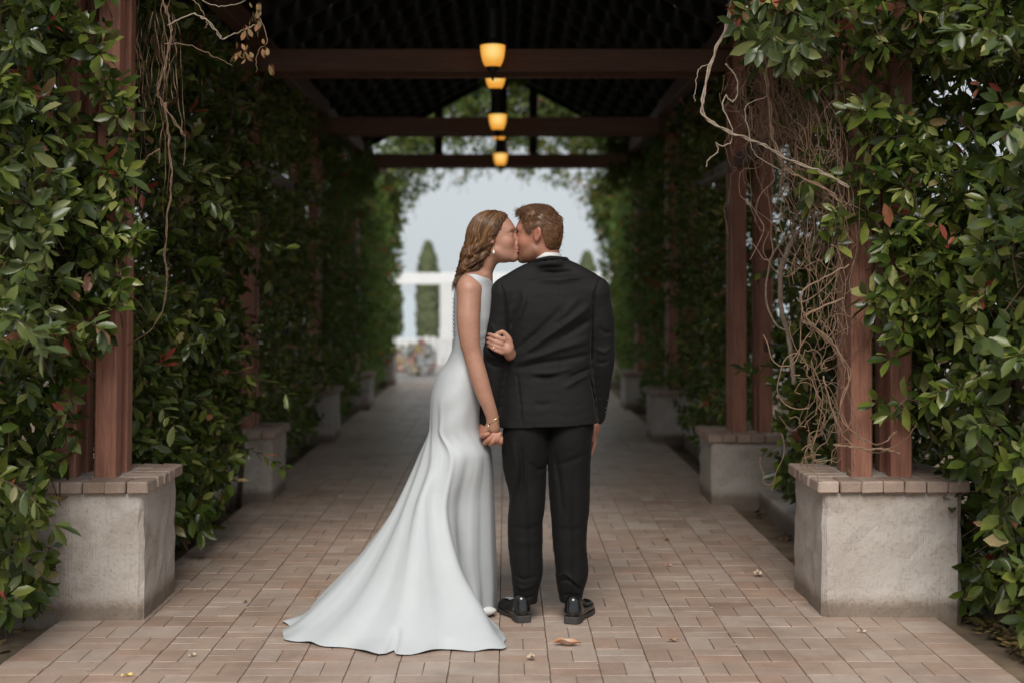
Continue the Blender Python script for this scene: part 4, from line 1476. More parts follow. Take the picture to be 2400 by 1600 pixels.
def smooth_interp(x, xp, fp):
    """interpolation with eased slopes (monotone cubic)"""
    xp = np.asarray(xp, float); fp = np.asarray(fp, float)
    n = len(xp)
    hx = np.diff(xp); dl = np.diff(fp) / hx
    m = np.zeros(n)
    m[0], m[-1] = dl[0], dl[-1]
    for i in range(1, n - 1):
        m[i] = 0 if dl[i - 1] * dl[i] <= 0 else 3 * (hx[i - 1] + hx[i]) / ((2 * hx[i] + hx[i - 1]) / dl[i - 1] + (hx[i] + 2 * hx[i - 1]) / dl[i])
    x = np.clip(x, xp[0], xp[-1])
    i = np.clip(np.searchsorted(xp, x) - 1, 0, n - 2)
    t = (x - xp[i]) / hx[i]
    return (fp[i] * (2 * t ** 3 - 3 * t ** 2 + 1) + m[i] * hx[i] * (t ** 3 - 2 * t ** 2 + t) + fp[i + 1] * (-2 * t ** 3 + 3 * t ** 2) + m[i + 1] * hx[i] * (t ** 3 - t ** 2))


def line_disp(lines):
    """cloth folds: raised or sunken soft lines; each (points (x,z), amplitude, width, side)"""
    prep = [(np.array(l[0], float), l[1], l[2]) for l in lines]
    def g(p):
        o = np.zeros(len(p))
        q = p[:, [0, 2]]
        for pts, amp, w in prep:
            lo = pts.min(0) - 3 * w; hi = pts.max(0) + 3 * w
            m = ((q > lo) & (q < hi)).all(1)
            if not m.any(): continue
            qq = q[m]; best = np.full(len(qq), 1e9); bt = np.zeros(len(qq))
            L = len(pts) - 1
            for i in range(L):
                a, b = pts[i], pts[i + 1]
                ab = b - a
                t = np.clip((qq - a) @ ab / (ab @ ab), 0, 1)
                d = np.linalg.norm(qq - a - t[:, None] * ab, axis=1)
                u = d < best
                best[u] = d[u]; bt[u] = ((i + t) / L)[u]
            fade = np.clip(np.sin(np.pi * np.clip(bt * 0.96 + 0.02, 0, 1)), 0, 1) ** 0.6
            o[m] += 1.6 * amp * np.exp(-(best / w) ** 2) * fade
        return o
    return g


def head_field(Fd, c, R, s, female, k0=0.02):
    """head centred between the ears at eye level; R rows forward, left, up"""
    W = lambda a, b, u: c + s * (a * R[0] + b * R[1] + u * R[2])
    Fd.ell(W(-0.006, 0, 0.026), s * np.array([0.097, 0.077, 0.090]), R, 0.02)
    Fd.ell(W(0.035, 0, -0.040), s * np.array([0.054, 0.059, 0.078]), R, 0.03)
    Fd.ell(W(0.030, 0, -0.074), s * np.array([0.056, 0.050 if female else 0.056, 0.042]), R, 0.025)
    Fd.cone(W(0.005, 0.048, -0.068), W(0.072, 0.012, -0.103), s * 0.016, s * 0.014, 0.022)
    Fd.cone(W(0.005, -0.048, -0.068), W(0.072, -0.012, -0.103), s * 0.016, s * 0.014, 0.022)
    Fd.ell(W(0.076, 0, -0.103), s * np.array([0.016, 0.019, 0.015]), R, 0.018)
    Fd.ell(W(0.074, 0, 0.026), s * np.array([0.018, 0.048, 0.011 if female else 0.014]), R, 0.022)
    for q in (-1, 1):
        Fd.ell(W(0.055, q * 0.040, -0.034), s * np.array([0.026, 0.022, 0.024]), R, 0.022)
        Fd.ell(W(0.098, q * 0.032, 0.002), s * np.array([0.017, 0.018, 0.0115]), R, 0.016, 's')
        Fd.ell(W(0.0735, q * 0.031, -0.001), s * np.array([0.0135, 0.0150, 0.0115]), R, 0.004)
    Fd.cone(W(0.086, 0, 0.006), W(0.107, 0, -0.033), s * 0.0085, s * 0.0105, 0.012)
    Fd.ell(W(0.108, 0, -0.037), s * np.array([0.0115, 0.0105, 0.0095]), R, 0.008)
    for q in (-1, 1):
        Fd.ell(W(0.098, q * 0.0115, -0.042), s * np.array([0.011, 0.0070, 0.0075]), R, 0.006)
    Fd.ell(W(0.092, 0, -0.058), s * np.array([0.010, 0.018, 0.011]), R, 0.012)
    Fd.ell(W(0.097, 0, -0.066), s * np.array([0.0095, 0.0205, 0.0058]), R, 0.005)
    Fd.ell(W(0.0945, 0, -0.0785), s * np.array([0.0095, 0.0180, 0.0065]), R, 0.005)
    for q in (-1, 1):
        # ear: tilted shell with hollow and lobe
        tl = math.radians(14)
        E = np.stack([R[0] * math.cos(tl) + R[2] * math.sin(tl) * 0 - q * R[1] * 0.35, R[1] + q * 0.35 * R[0] * 1, R[2] * math.cos(tl) - R[0] * math.sin(tl)])
        E = np.stack([norm(E[0] - E[2] * np.dot(E[0], norm(E[2])) / 1), norm(E[1]), norm(E[2])])
        Fd.ell(W(-0.012, q * 0.079, 0.000), s * np.array([0.0185, 0.0075, 0.0300]), E, 0.006)
        Fd.ell(W(-0.006, q * 0.077, -0.026), s * np.array([0.0095, 0.0065, 0.0105]), E, 0.006)
        Fd.ell(W(-0.007, q * 0.089, -0.001), s * np.array([0.0105, 0.0075, 0.0175]), E, 0.004, 's')


def skin_colours(me, V, c, R, s, female, base):
    q = (V - c) @ R.T / s
    col = np.tile(np.array(base), (len(V), 1))
    n1 = vnoise(V, 55, 1)[:, None] * 0.06 + vnoise(V, 160, 2)[:, None] * 0.04
    col = col * (1 + n1)
    a, b, u = q[:, 0], np.abs(q[:, 1]), q[:, 2]
    near = np.linalg.norm(q, axis=1) < 0.17
    blush = np.exp(-((a - 0.06) ** 2 / 0.0009 + (b - 0.048) ** 2 / 0.0008 + (u + 0.035) ** 2 / 0.0005)) * near
    ear = (b > 0.070) * (np.abs(a + 0.012) < 0.03) * near
    col = col * (1 - (0.35 * blush + 0.30 * ear)[:, None] * np.array([0.0, 0.45, 0.5]))
    lips = np.exp(-(((a - 0.1) / 0.011) ** 2 + (b / 0.019) ** 2 + ((u + 0.072) / 0.0115) ** 2)) * near
    lips = np.clip(lips * 1.6, 0, 1)[:, None]
    col = col * (1 - lips) + np.array([0.42, 0.14, 0.11]) * lips
    if not female:
        st = near & (u < -0.030 - 0.15 * np.clip(a - 0.055, 0, 1) * 0) & (a > -0.012) & (u < -0.028 + (0.02 - a) * 0.35 + 0.02)
        w = np.clip((-0.034 - u) / 0.02, 0, 1) * np.clip((a + 0.014) / 0.02, 0, 1) * np.clip((u + 0.128) / 0.012, 0, 1) * near
        w = (w * (0.52 + 0.25 * vnoise(V, 420, 4)))[:, None]
        col = col * (1 - w) + np.array([0.17, 0.085, 0.045]) * w
    at = me.color_attributes.new('tint', 'FLOAT_COLOR', 'POINT')
    at.data.foreach_set('color', np.concatenate([np.clip(col, 0, 1), np.ones((len(V), 1))], 1).astype(np.float32).ravel())


def skin_mat(name):
    m, nt, b = new_mat(name)
    at = N(nt, 'ShaderNodeAttribute', attribute_name='tint')
    n = noise(nt, 90, 4, 0.6)
    nt.links.new(mixc(nt, 0.35, at.outputs['Color'], ramp(nt, n, [(0.3, (0.86, 0.82, 0.80)), (0.7, (1.1, 1.08, 1.06))]), 'MULTIPLY'), b.inputs['Base Color'])
    b.inputs['Roughness'].default_value = 0.48
    b.inputs['Subsurface Weight'].default_value = 0.12
    b.inputs['Subsurface Radius'].default_value = (0.012, 0.005, 0.003)
    b.inputs['Subsurface Scale'].default_value = 0.6
    bump(nt, b, n, 0.12, 0.002)
    return m


M['skin'] = skin_mat('skin')


def cloth_mat(name, col, rough, sheen, wscale=900, bstr=0.08, var=0.08):
    m, nt, b = new_mat(name)
    n = noise(nt, wscale, 2, 0.5)
    n2 = noise(nt, 14, 4, 0.6)
    nt.links.new(ramp(nt, n2, [(0.3, tuple(c * (1 - var) for c in col)), (0.7, tuple(c * (1 + var) for c in col))]), b.inputs['Base Color'])
    b.inputs['Roughness'].default_value = rough
    b.inputs['Sheen Weight'].default_value = sheen
    b.inputs['Sheen Roughness'].default_value = 0.4
    b.inputs['Specular IOR Level'].default_value = 0.24
    w_ = noise(nt, 30, 5, 0.65)
    ad = N(nt, 'ShaderNodeMath', operation='MULTIPLY_ADD'); nt.links.new(w_, ad.inputs[0]); ad.inputs[1].default_value = 1.6; nt.links.new(n, ad.inputs[2])
    bump(nt, b, ad.outputs[0], bstr, 0.003)
    return m


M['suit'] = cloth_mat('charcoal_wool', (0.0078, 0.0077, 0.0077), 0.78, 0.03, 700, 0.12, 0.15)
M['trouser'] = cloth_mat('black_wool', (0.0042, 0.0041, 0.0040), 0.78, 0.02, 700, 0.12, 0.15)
M['dress'] = cloth_mat('white_crepe', (0.46, 0.485, 0.50), 0.50, 0.05, 800, 0.16, 0.02)
M['shirt'] = cloth_mat('white_shirt', (0.62, 0.62, 0.62), 0.7, 0.0)
M['patent'] = simple('patent_leather', (0.008, 0.008, 0.008), 0.09, spec=0.7)
M['sole'] = simple('shoe_sole', (0.035, 0.032, 0.030), 0.6)
M['gold'] = simple('pale_gold', (0.85, 0.68, 0.42), 0.25, 1.0)
M['pearl'] = simple('pearl', (0.8, 0.78, 0.74), 0.2)


def hair_mat(name, pal, rough=0.38):
    m, nt, b = new_mat(name)
    r = rnd_src(nt, False)
    nt.links.new(ramp(nt, r, [(p, c) for p, c in pal]), b.inputs['Base Color'])
    b.inputs['Roughness'].default_value = rough
    b.inputs['Specular IOR Level'].default_value = 0.45
    return m


M['hair_bride'] = hair_mat('brown_wavy_hair', [(0, (0.065, 0.030, 0.013)), (0.5, (0.115, 0.055, 0.024)), (0.82, (0.19, 0.095, 0.041)), (1, (0.32, 0.165, 0.07))], 0.29)
M['hair_groom'] = hair_mat('short_auburn_hair', [(0, (0.085, 0.040, 0.020)), (0.5, (0.130, 0.061, 0.029)), (0.85, (0.185, 0.088, 0.041)), (1, (0.25, 0.120, 0.055))], 0.42)
M['brow'] = simple('brow_hair', (0.045, 0.024, 0.013), 0.6)

# ------------------------------------------------------------------ the groom
GY = 6.06
HC = P(1262.5, 549, GY + 0.02)
HR = rot_frame((-0.968, 0.23, -0.02), (-0.06, 0.0, 1.0))
man = Field()
head_field(man, HC, HR, 1.0, False)
man.chain([HC - 0.022 * HR[0] - 0.05 * HR[2], P(1286, 612, GY + 0.02), P(1289, 665, GY + 0.03)], [0.054, 0.054, 0.05], 0.02)
man.loft([P(0, y, GY)[2] for y in (960, 900, 800, 720, 670, 650)], [P(x, 0, GY)[0] for x in (1288, 1287, 1289, 1288, 1288, 1288)], GY + 0.03,
         [0.12, 0.125, 0.135, 0.14, 0.11, 0.06], [0.075, 0.08, 0.085, 0.08, 0.05, 0.04], 2.2, 0.03)
# arms inside the sleeves
SHL, ELL_, WRL = P(1186, 682, 6.05), P(1162, 815, 6.07), P(1143, 975, 6.06)
SHR, ELR, WRR = P(1397, 680, 6.06), P(1408, 805, 6.09), P(1392, 965, 6.19)
man.chain([SHL, ELL_, WRL], [0.045, 0.038, 0.026], 0.03)
man.chain([SHR, ELR, WRR], [0.045, 0.038, 0.026], 0.03)
# legs inside the trousers
for hx, kx, ax in ((1240, 1233, 1228), (1330, 1338, 1341)):
    man.chain([P(hx, 1000, GY), P(kx, 1235, GY), P(ax, 1425, GY + 0.02)], [0.055, 0.045, 0.030], 0.01)
# left hand: holds hers from behind, fingers curling up in front
man.ell(P(1141, 1018, 6.045), (0.034, 0.024, 0.036), None, 0.02)
man.chain([WRL, P(1138, 1003, 6.06)], [0.027, 0.028], 0.02)
HF = 5.965
man.chain([P(1134, 1014, 6.03), P(1129, 1020, 5.985), P(1137, 1018, 5.955), P(1145, 1015.5, 5.948)], [0.013, 0.0115, 0.0105, 0.0085], 0.006)
for (p0, p1, p2, r) in (((1137, 1037), (1144, 1030), (1157, 1016), 0.0100), ((1150, 1040), (1155, 1034), (1165.5, 1016.5), 0.0100),
                        ((1163, 1036), (1166, 1030), (1172.5, 1014.5), 0.0092), ((1173, 1040), (1174.5, 1035), (1176, 1024), 0.0080)):
    man.chain([P(p0[0] + 2, p0[1] - 4, 6.02), P(p0[0], p0[1], 5.985), P(p1[0], p1[1], HF - 0.008), P(p2[0], p2[1], HF - 0.006)], [r * 1.15, r * 1.12, r, r * 0.82], 0.004)
# right hand hanging at the far side of the trousers
RH = P(1393, 1000, 6.20)
man.ell(RH, (0.018, 0.036, 0.046), None, 0.02)
man.chain([WRR, RH], [0.025, 0.022], 0.02)
for q, (dy, ln) in enumerate(((-0.026, 0.075), (-0.008, 0.083), (0.010, 0.078), (0.026, 0.06))):
    b0 = RH + np.array([0.0, dy, -0.040])
    man.chain([b0, b0 + np.array([-0.004, 0, -ln * 0.5]), b0 + np.array([-0.016, 0.0, -ln])], [0.0095, 0.009, 0.007], 0.004)
man.chain([RH + np.array([0.0, -0.03, 0.01]), RH + np.array([-0.006, -0.045, -0.025]), RH + np.array([-0.012, -0.042, -0.055])], [0.012, 0.0105, 0.008], 0.006)
V, Q = man.mesh((-0.16, 5.80, -0.02 + 0.06), (0.50, 6.34, 1.80), 0.0040, 1)
me = np_mesh('person', V, [Q], M['skin'], True)
skin_colours(me, V, HC, HR, 1.0, False, (0.385, 0.178, 0.118))
groom = mesh_ob('person', me, None, (P(1287, 0, GY)[0], GY, 0.0))
tag(groom, 'man in a dark charcoal suit seen from behind, turning his head to kiss the bride', 'person', 'wedding couple')

# jacket
jk = Field()
ys = [996, 950, 900, 862, 800, 740, 690, 655]
lr = [(1170, 1406), (1175, 1401), (1181, 1394), (1185, 1390), (1182, 1395), (1178, 1400), (1180, 1400), (1200, 1376)]
bd = [0.142, 0.136, 0.126, 0.120, 0.126, 0.130, 0.118, 0.09]
jk.loft([P(0, y, 6.03)[2] for y in ys], [P((a + b) / 2, 0, 6.03)[0] for a, b in lr], [6.075] * 8, [(b - a) / 2 * 6.03 / F for a, b in lr], bd, 2.5, 0.03,
        tilt=lambda p: (p[:, 0] - 0.19) * 0.045)
jk.chain([P(1287, 628, 6.08), P(1237, 650, 6.07), P(1186, 683, 6.05)], [0.055, 0.056, 0.060], 0.035)
jk.chain([P(1287, 628, 6.08), P(1338, 646, 6.07), P(1395, 682, 6.06)], [0.055, 0.058, 0.062], 0.035)
jk.chain([P(1184, 690, 6.045), P(1176, 745, 6.05), P(1164, 812, 6.055), P(1160, 850, 6.06), P(1150, 930, 6.07), P(1147, 988, 6.065)], [0.060, 0.061, 0.060, 0.057, 0.050, 0.043], 0.018)
jk.chain([P(1394, 690, 6.06), P(1404, 745, 6.07), P(1408, 800, 6.09), P(1409, 850, 6.11), P(1401, 930, 6.17), P(1396, 974, 6.20)], [0.062, 0.063, 0.060, 0.056, 0.047, 0.042], 0.018)
# collar fall round the neck
Rc = 0.070
col = []
for a in np.linspace(-3.6, 0.45, 15):
    x = 1288 + Rc * F / 6.06 * math.cos(a)
    yb = 606 + (6 if a < -1.57 else 4) * abs(math.cos(a)) ** 1.5 + 3 * (a < -1.57) * abs(math.cos(a)) + (6 if math.sin(a) > 0 else 0)
    col.append(P(x, yb, 6.085 + 0.072 * math.sin(a) * 0.9))
jk.chain(col, [0.012] * len(col), 0.007)
jk.chain([c - np.array([0, 0, 0.020]) + 0.006 * norm(np.array([c[0] - P(1288, 0, 6.08)[0], c[1] - 6.085, 0])) for c in col], [0.0135] * len(col), 0.008)
px2 = lambda l: [((x - VX) * 6.0 / F, CAMZ - (y - VY) * 6.0 / F) for x, y in l]
fold = line_disp([
    (px2([(1217, 832), (1255, 806), (1300, 775), (1345, 745), (1385, 715)]), 0.012, 0.016),
    (px2([(1214, 818), (1250, 788), (1290, 752), (1318, 722)]), -0.008, 0.014),
    (px2([(1210, 760), (1218, 735), (1228, 705), (1226, 680)]), 0.007, 0.012),
    (px2([(1198, 770), (1206, 742), (1216, 712)]), -0.006, 0.010),
    (px2([(1213, 846), (1262, 832), (1312, 815), (1378, 795)]), 0.009, 0.014),
    (px2([(1212, 862), (1260, 850), (1320, 842), (1385, 828)]), -0.007, 0.012),
    (px2([(1252, 882), (1280, 883), (1305, 880)]), -0.009, 0.009),
    (px2([(1240, 872), (1290, 872), (1340, 862)]), 0.006, 0.010),
    (px2([(1322, 905), (1352, 888), (1380, 876)]), 0.007, 0.010),
    (px2([(1330, 884), (1360, 872), (1385, 862)]), -0.006, 0.010),
    (px2([(1265, 637), (1300, 640), (1345, 637)]), -0.007, 0.010),
    (px2([(1258, 654), (1310, 656), (1362, 650)]), 0.006, 0.011),
    (px2([(1255, 670), (1300, 673), (1355, 668)]), -0.004, 0.011),
    (px2([(1300, 800), (1350, 770), (1390, 745)]), -0.007, 0.014),
    (px2([(1260, 780), (1320, 735), (1355, 700)]), 0.006, 0.015),
    (px2([(1250, 942), (1270, 946), (1290, 940)]), -0.004, 0.012),
    # sleeve creases
    (px2([(1134, 800), (1155, 818), (1180, 828)]), -0.006, 0.007), (px2([(1132, 815), (1152, 836), (1182, 846)]), 0.006, 0.008),
    (px2([(1135, 842), (1158, 858), (1180, 860)]), -0.005, 0.008), (px2([(1150, 760), (1160, 780), (1172, 790)]), 0.004, 0.008),
    (px2([(1405, 770), (1422, 782), (1436, 780)]), -0.005, 0.009), (px2([(1400, 820), (1418, 826), (1434, 815)]), 0.005, 0.009),
    (px2([(1400, 850), (1415, 852), (1430, 846)]), -0.004, 0.008),
])
seam = line_disp([
    (px2([(1212, 876), (1217, 910), (1221, 950), (1224, 999)]), -0.006, 0.0032),
    (px2([(1378, 876), (1388, 905), (1396, 945), (1403, 990)]), -0.005, 0.0032),
    (px2([(1310, 612), (1312, 700), (1310, 800), (1312, 900), (1315, 990)]), -0.0022, 0.0030),
    (px2([(1170, 662), (1182, 690), (1188, 730), (1190, 780), (1186, 830)]), -0.007, 0.005),
    (px2([(1408, 652), (1393, 690), (1388, 740), (1388, 800), (1387, 860)]), -0.007, 0.005),
    (px2([(1240, 622), (1265, 612), (1290, 609), (1318, 608), (1336, 616)]), -0.004, 0.004)])
jk.func(lambda p, d: np.where(np.abs(d) < 0.05, d - np.where(p[:, 1] < 6.12, fold(p) + seam(p), 0) - 0.0014 * vnoise(p, 24, 3) - 0.0009 * vnoise(p * np.array([1, 1, 2.2]), 50, 5), d))
# hollow out the neck opening
jk.cone(P(1287, 612, 6.095), P(1283, 575, 6.09), 0.054, 0.066, 0.004, 's')
V, Q = jk.mesh((-0.16, 5.84, 0.78), (0.53, 6.32, 1.60), 0.0042, 1)
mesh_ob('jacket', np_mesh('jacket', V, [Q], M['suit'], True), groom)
# cuff buttons on the right sleeve
for k in range(4):
    c = P(1423.5 - k * 1.6, 938 + k * 9, 6.15 + 0.004 * k)
    MB().lathe([(0.0002, 0.004), (0.005, 0.0035), (0.0062, 0.001), (0.0055, -0.002), (0.0002, -0.002)], c, 12).build('cuff_button', M['patent'], groom, True)
# shirt collar
sc_ = MB()
n = 40
ang = np.linspace(0, 2 * np.pi, n, endpoint=False)
rows = []
for (r, off) in ((0.0630, 0.012), (0.0632, 0.030), (0.0622, 0.046), (0.0595, 0.046), (0.0585, 0.012)):
    z0 = P(0, 618, 6.08)[2] + off
    rows.append(np.stack([P(1281.5, 0, 6.08)[0] + r * np.cos(ang), 6.085 + r * np.sin(ang), z0 - 0.018 * (1 + np.cos(ang - math.radians(100))) * 0.5], 1))
a = np.arange(n); b = (a + 1) % n
sc_.add(np.concatenate(rows), (), np.concatenate([np.stack([i * n + a, i * n + b, (i + 1) * n + b, (i + 1) * n + a], 1) for i in range(4)]))
sc_.build('shirt_collar', M['shirt'], groom, True)
# trousers
tr = Field()
ly = [1418, 1400, 1350, 1278, 1240, 1172, 1094, 1040, 990]
lo_ = [(1205, 1260), (1203, 1261), (1198, 1273), (1190, 1272), (1189, 1273), (1193, 1279), (1178, 1283), (1176, 1287), (1180, 1290)]
ro_ = [(1314, 1365), (1311, 1368), (1303, 1381), (1297, 1377), (1294, 1379), (1289, 1385), (1285, 1386), (1285, 1390), (1290, 1394)]
dp = [0.062, 0.064, 0.072, 0.074, 0.076, 0.085, 0.098, 0.11, 0.115]
for tb in (lo_, ro_):
    tr.loft([P(0, y, 6.0)[2] for y in ly], [P((a + b) / 2, 0, 6.0)[0] for a, b in tb], [6.075, 6.07, 6.06, 6.06, 6.06, 6.065, 6.07, 6.07, 6.075],
            [(b - a) / 2 * 6.0 / F for a, b in tb], dp, 2.15, 0.008)
tf = line_disp([
    (px2([(1234, 1416), (1236, 1330), (1235, 1240), (1233, 1150), (1228, 1070), (1226, 1010)]), 0.0045, 0.005),
    (px2([(1336, 1414), (1341, 1330), (1340, 1240), (1338, 1150), (1338, 1060)]), 0.0045, 0.005),
    (px2([(1306, 1352), (1325, 1342), (1338, 1352), (1360, 1374)]), 0.007, 0.006), (px2([(1310, 1364), (1330, 1356), (1345, 1366), (1366, 1386)]), -0.006, 0.006),
    (px2([(1203, 1345), (1225, 1356), (1255, 1350)]), -0.004, 0.008), (px2([(1200, 1370), (1225, 1378), (1255, 1368)]), 0.004, 0.008),
    (px2([(1205, 1395), (1228, 1402), (1256, 1396)]), -0.004, 0.006), (px2([(1312, 1398), (1338, 1392), (1362, 1400)]), -0.004, 0.006),
    (px2([(1200, 1030), (1212, 1090), (1205, 1160)]), 0.006, 0.012), (px2([(1218, 1030), (1225, 1100), (1215, 1180)]), -0.005, 0.010),
    (px2([(1300, 1060), (1310, 1120), (1318, 1200)]), -0.005, 0.010), (px2([(1240, 1080), (1262, 1100), (1280, 1096)]), -0.005, 0.009),
    (px2([(1296, 1090), (1330, 1080), (1378, 1060)]), -0.003, 0.012), (px2([(1300, 1236), (1330, 1240), (1372, 1234)]), -0.0018, 0.014),
    (px2([(1195, 1234), (1230, 1238), (1268, 1230)]), -0.0018, 0.014), (px2([(1196, 1266), (1230, 1271), (1266, 1266)]), 0.0018, 0.014)])
tr.func(lambda p, d: np.where(np.abs(d) < 0.04, d - np.where(p[:, 1] < 6.08, tf(p), 0) - 0.0022 * vnoise(p, 20, 8) - 0.0008 * vnoise(p, 70, 2), d))
V, Q = tr.mesh((-0.05, 5.92, 0.03), (0.40, 6.22, 0.86), 0.0042, 1)
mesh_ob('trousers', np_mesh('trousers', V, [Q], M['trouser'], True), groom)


def shoe(hx, hy, dirx):
    """hx, hy: back of the heel on the floor; the shoe points away"""
    x, y = floor_at(hx, hy)
    f = norm(np.array([dirx, 1.0, 0])); s = np.array([f[1], -f[0], 0])
    R = np.stack([f, -s, np.array([0, 0, 1.0])])
    c = np.array([x, y, 0])
    W = lambda a, b, u: c + a * f + b * s + np.array([0, 0, u])
    so = Field()
    so.loft([0.002, 0.012, 0.024], [0, 0, 0], [0, 0, 0], [1, 1, 1], [1, 1, 1]) if False else None
    def solef(p):
        q = p - c
        a = q @ f; b = q @ s; u = q[:, 2]
        w = smooth_interp(a, [0, 0.03, 0.09, 0.17, 0.22, 0.27, 0.302], [0.026, 0.036, 0.034, 0.044, 0.047, 0.036, 0.004])
        off = smooth_interp(a, [0, 0.1, 0.2, 0.3], [0, 0.002, 0.004 * np.sign(dirx), 0.0])
        top = smooth_interp(a, [0, 0.08, 0.10, 0.2, 0.3], [0.030, 0.028, 0.020, 0.016, 0.018])
        bot = smooth_interp(a, [0, 0.075, 0.085, 0.2, 0.3], [0.001, 0.001, 0.008, 0.001, 0.008])
        d = np.maximum(np.abs(b - off) - w, np.maximum(u - top, bot - u))
        return np.maximum(d, np.maximum(-a, a - 0.303)) - 0.001
    so._add(solef, W(0.15, 0, 0.02), 0.2, 0.002, 'u')
    lo = c + np.minimum(f * -0.02 - np.abs(s) * 0.06, f * 0.32 - np.abs(s) * 0.06) - np.array([0, 0, 0.004]); hi = c + np.maximum(f * -0.02 + np.abs(s) * 0.06, f * 0.32 + np.abs(s) * 0.06) + np.array([0, 0, 0.16])
    up = Field()
    up.chain([W(0.040, 0, 0.050), W(0.042, 0, 0.085)], [0.037, 0.034], 0.012)
    up.ell(W(0.085, 0, 0.045), (0.080, 0.036, 0.040), R, 0.02)
    up.ell(W(0.17, 0, 0.036), (0.100, 0.045, 0.030), R, 0.025)
    up.ell(W(0.225, 0, 0.030), (0.070, 0.045, 0.024), R, 0.02)
    up.func(lambda p, d: np.where(np.abs(d) < 0.05, np.maximum(d, 0.026 - p[:, 2] - 0.004 * np.clip((p - c) @ f / 0.1, 0, 2)), d))
    V, Q = up.mesh(lo, hi, 0.0036, 1)
    o = mesh_ob('shoe', np_mesh('shoe', V, [Q], M['patent'], True), groom)
    V, Q = so.mesh(lo, hi, 0.0030, 0)
    mesh_ob('sole', np_mesh('sole', V, [Q], M['sole'], False), o)


shoe(1229, 1459, -0.30)
shoe(1338, 1462, 0.30)
# small ridge of the left leg's trouser seam is left to the cloth


def strands_mesh(name, mat, parent, paths, radii, sides=4):
    """many tapered tubes in one mesh; paths (n,m,3), radii (n,m)"""
    P_ = np.asarray(paths); n, m, _ = P_.shape
    tan = norm(np.gradient(P_, axis=1))
    ref = norm(np.cross(tan, np.array([0.13, -0.9, 0.33])[None, None]))
    v = np.cross(tan, ref)
    ang = np.arange(sides) * 2 * np.pi / sides
    V = P_[:, :, None, :] + np.asarray(radii)[:, :, None, None] * (np.cos(ang)[None, None, :, None] * ref[:, :, None, :] + np.sin(ang)[None, None, :, None] * v[:, :, None, :])
    off = (np.arange(n) * m * sides)[:, None, None]
    a = np.arange(sides); b = (a + 1) % sides
    q = np.concatenate([np.stack([i * sides + a, i * sides + b, (i + 1) * sides + b, (i + 1) * sides + a], 1) for i in range(m - 1)])
    Qa = (q[None] + off).reshape(-1, 4)
    return V.reshape(-1, 3), Qa


# groom's hair: cropped cap plus strands swept back from the brow
hcap = Field()
W = lambda a, b, u: HC + a * HR[0] + b * HR[1] + u * HR[2]
hcap.ell(W(-0.004, 0, 0.028), (0.099, 0.082, 0.093), HR, 0.02)
hcap.ell(W(-0.036, 0, -0.010), (0.065, 0.074, 0.083), HR, 0.02)
hcap.ell(W(0.035, 0, 0.094), (0.045, 0.050, 0.021), HR, 0.03)


def hair_region(q):
    a, b, u = q[:, 0], np.abs(q[:, 1]), q[:, 2]
    # positive inside hair: above a hairline running brow - temple - ear - nape
    line = smooth_interp(a, [-0.13, -0.075, -0.045, -0.024, 0.006, 0.030, 0.046, 0.058, 0.068, 0.080, 0.12], [-0.078, -0.076, -0.054, 0.022, 0.026, 0.004, 0.020, 0.050, 0.078, 0.100, 0.16])
    return u - line


def capf(p, d):
    m = np.abs(d) < 0.06
    q = (p[m] - HC) @ HR.T
    e = d[m] - 0.0016 * vnoise(p[m], 60, 1) - 0.0008 * vnoise(p[m] * np.array([1, 1, 0.5]), 140, 2)
    g = -hair_region(q) * 0.8
    h = np.clip(0.5 - 0.5 * (e - g) / 0.010, 0, 1)
    d = d.copy(); d[m] = g * (1 - (1 - h)) * 1.0 * 0 + np.maximum(e, g)
    return d


hcap.func(capf)
V, Q = hcap.mesh(HC - 0.16, HC + 0.17, 0.0042, 1)
cap_ob = mesh_ob('hair', np_mesh('hair', V, [Q], M['hair_groom'], True), groom)
rg = np.random.default_rng(41)
nrmV = norm((V - W(-0.012, 0, 0.012)) @ HR.T / np.array([0.104, 0.084, 0.10])) @ HR
sel = rg.choice(len(V), 5200)
root = V[sel]; nv = nrmV[sel]
ql = (root - HC) @ HR.T
# comb: on top swept forward and up, on the sides back and down
topw = np.clip((ql[:, 2] - 0.055) / 0.04, 0, 1)[:, None]
comb = topw * (HR[0] * 0.55 + HR[2] * 0.25) + (1 - topw) * (-HR[0] * 0.75 - HR[2] * 0.85)
comb = comb + 0.30 * rand_unit(len(root), rg)
comb = norm(comb - nv * np.sum(comb * nv, 1, keepdims=True))
ln = (0.014 + 0.020 * topw[:, 0]) * rg.uniform(0.6, 1.2, len(root))
t = np.linspace(0, 1, 5)
lift = (0.05 + 0.30 * topw[:, 0])[:, None, None]
paths = root[:, None, :] + nv[:, None, :] * 0.0005 + comb[:, None, :] * (ln[:, None] * t[None])[:, :, None] + nv[:, None, :] * (lift * ln[:, None, None] * (t - 0.4 * t * t)[None, :, None])
rad = np.broadcast_to(np.array([0.0010, 0.0011, 0.0009, 0.0006, 0.0001])[None], (len(root), 5))
Va, Qa = strands_mesh('x', None, None, paths, rad, 3)
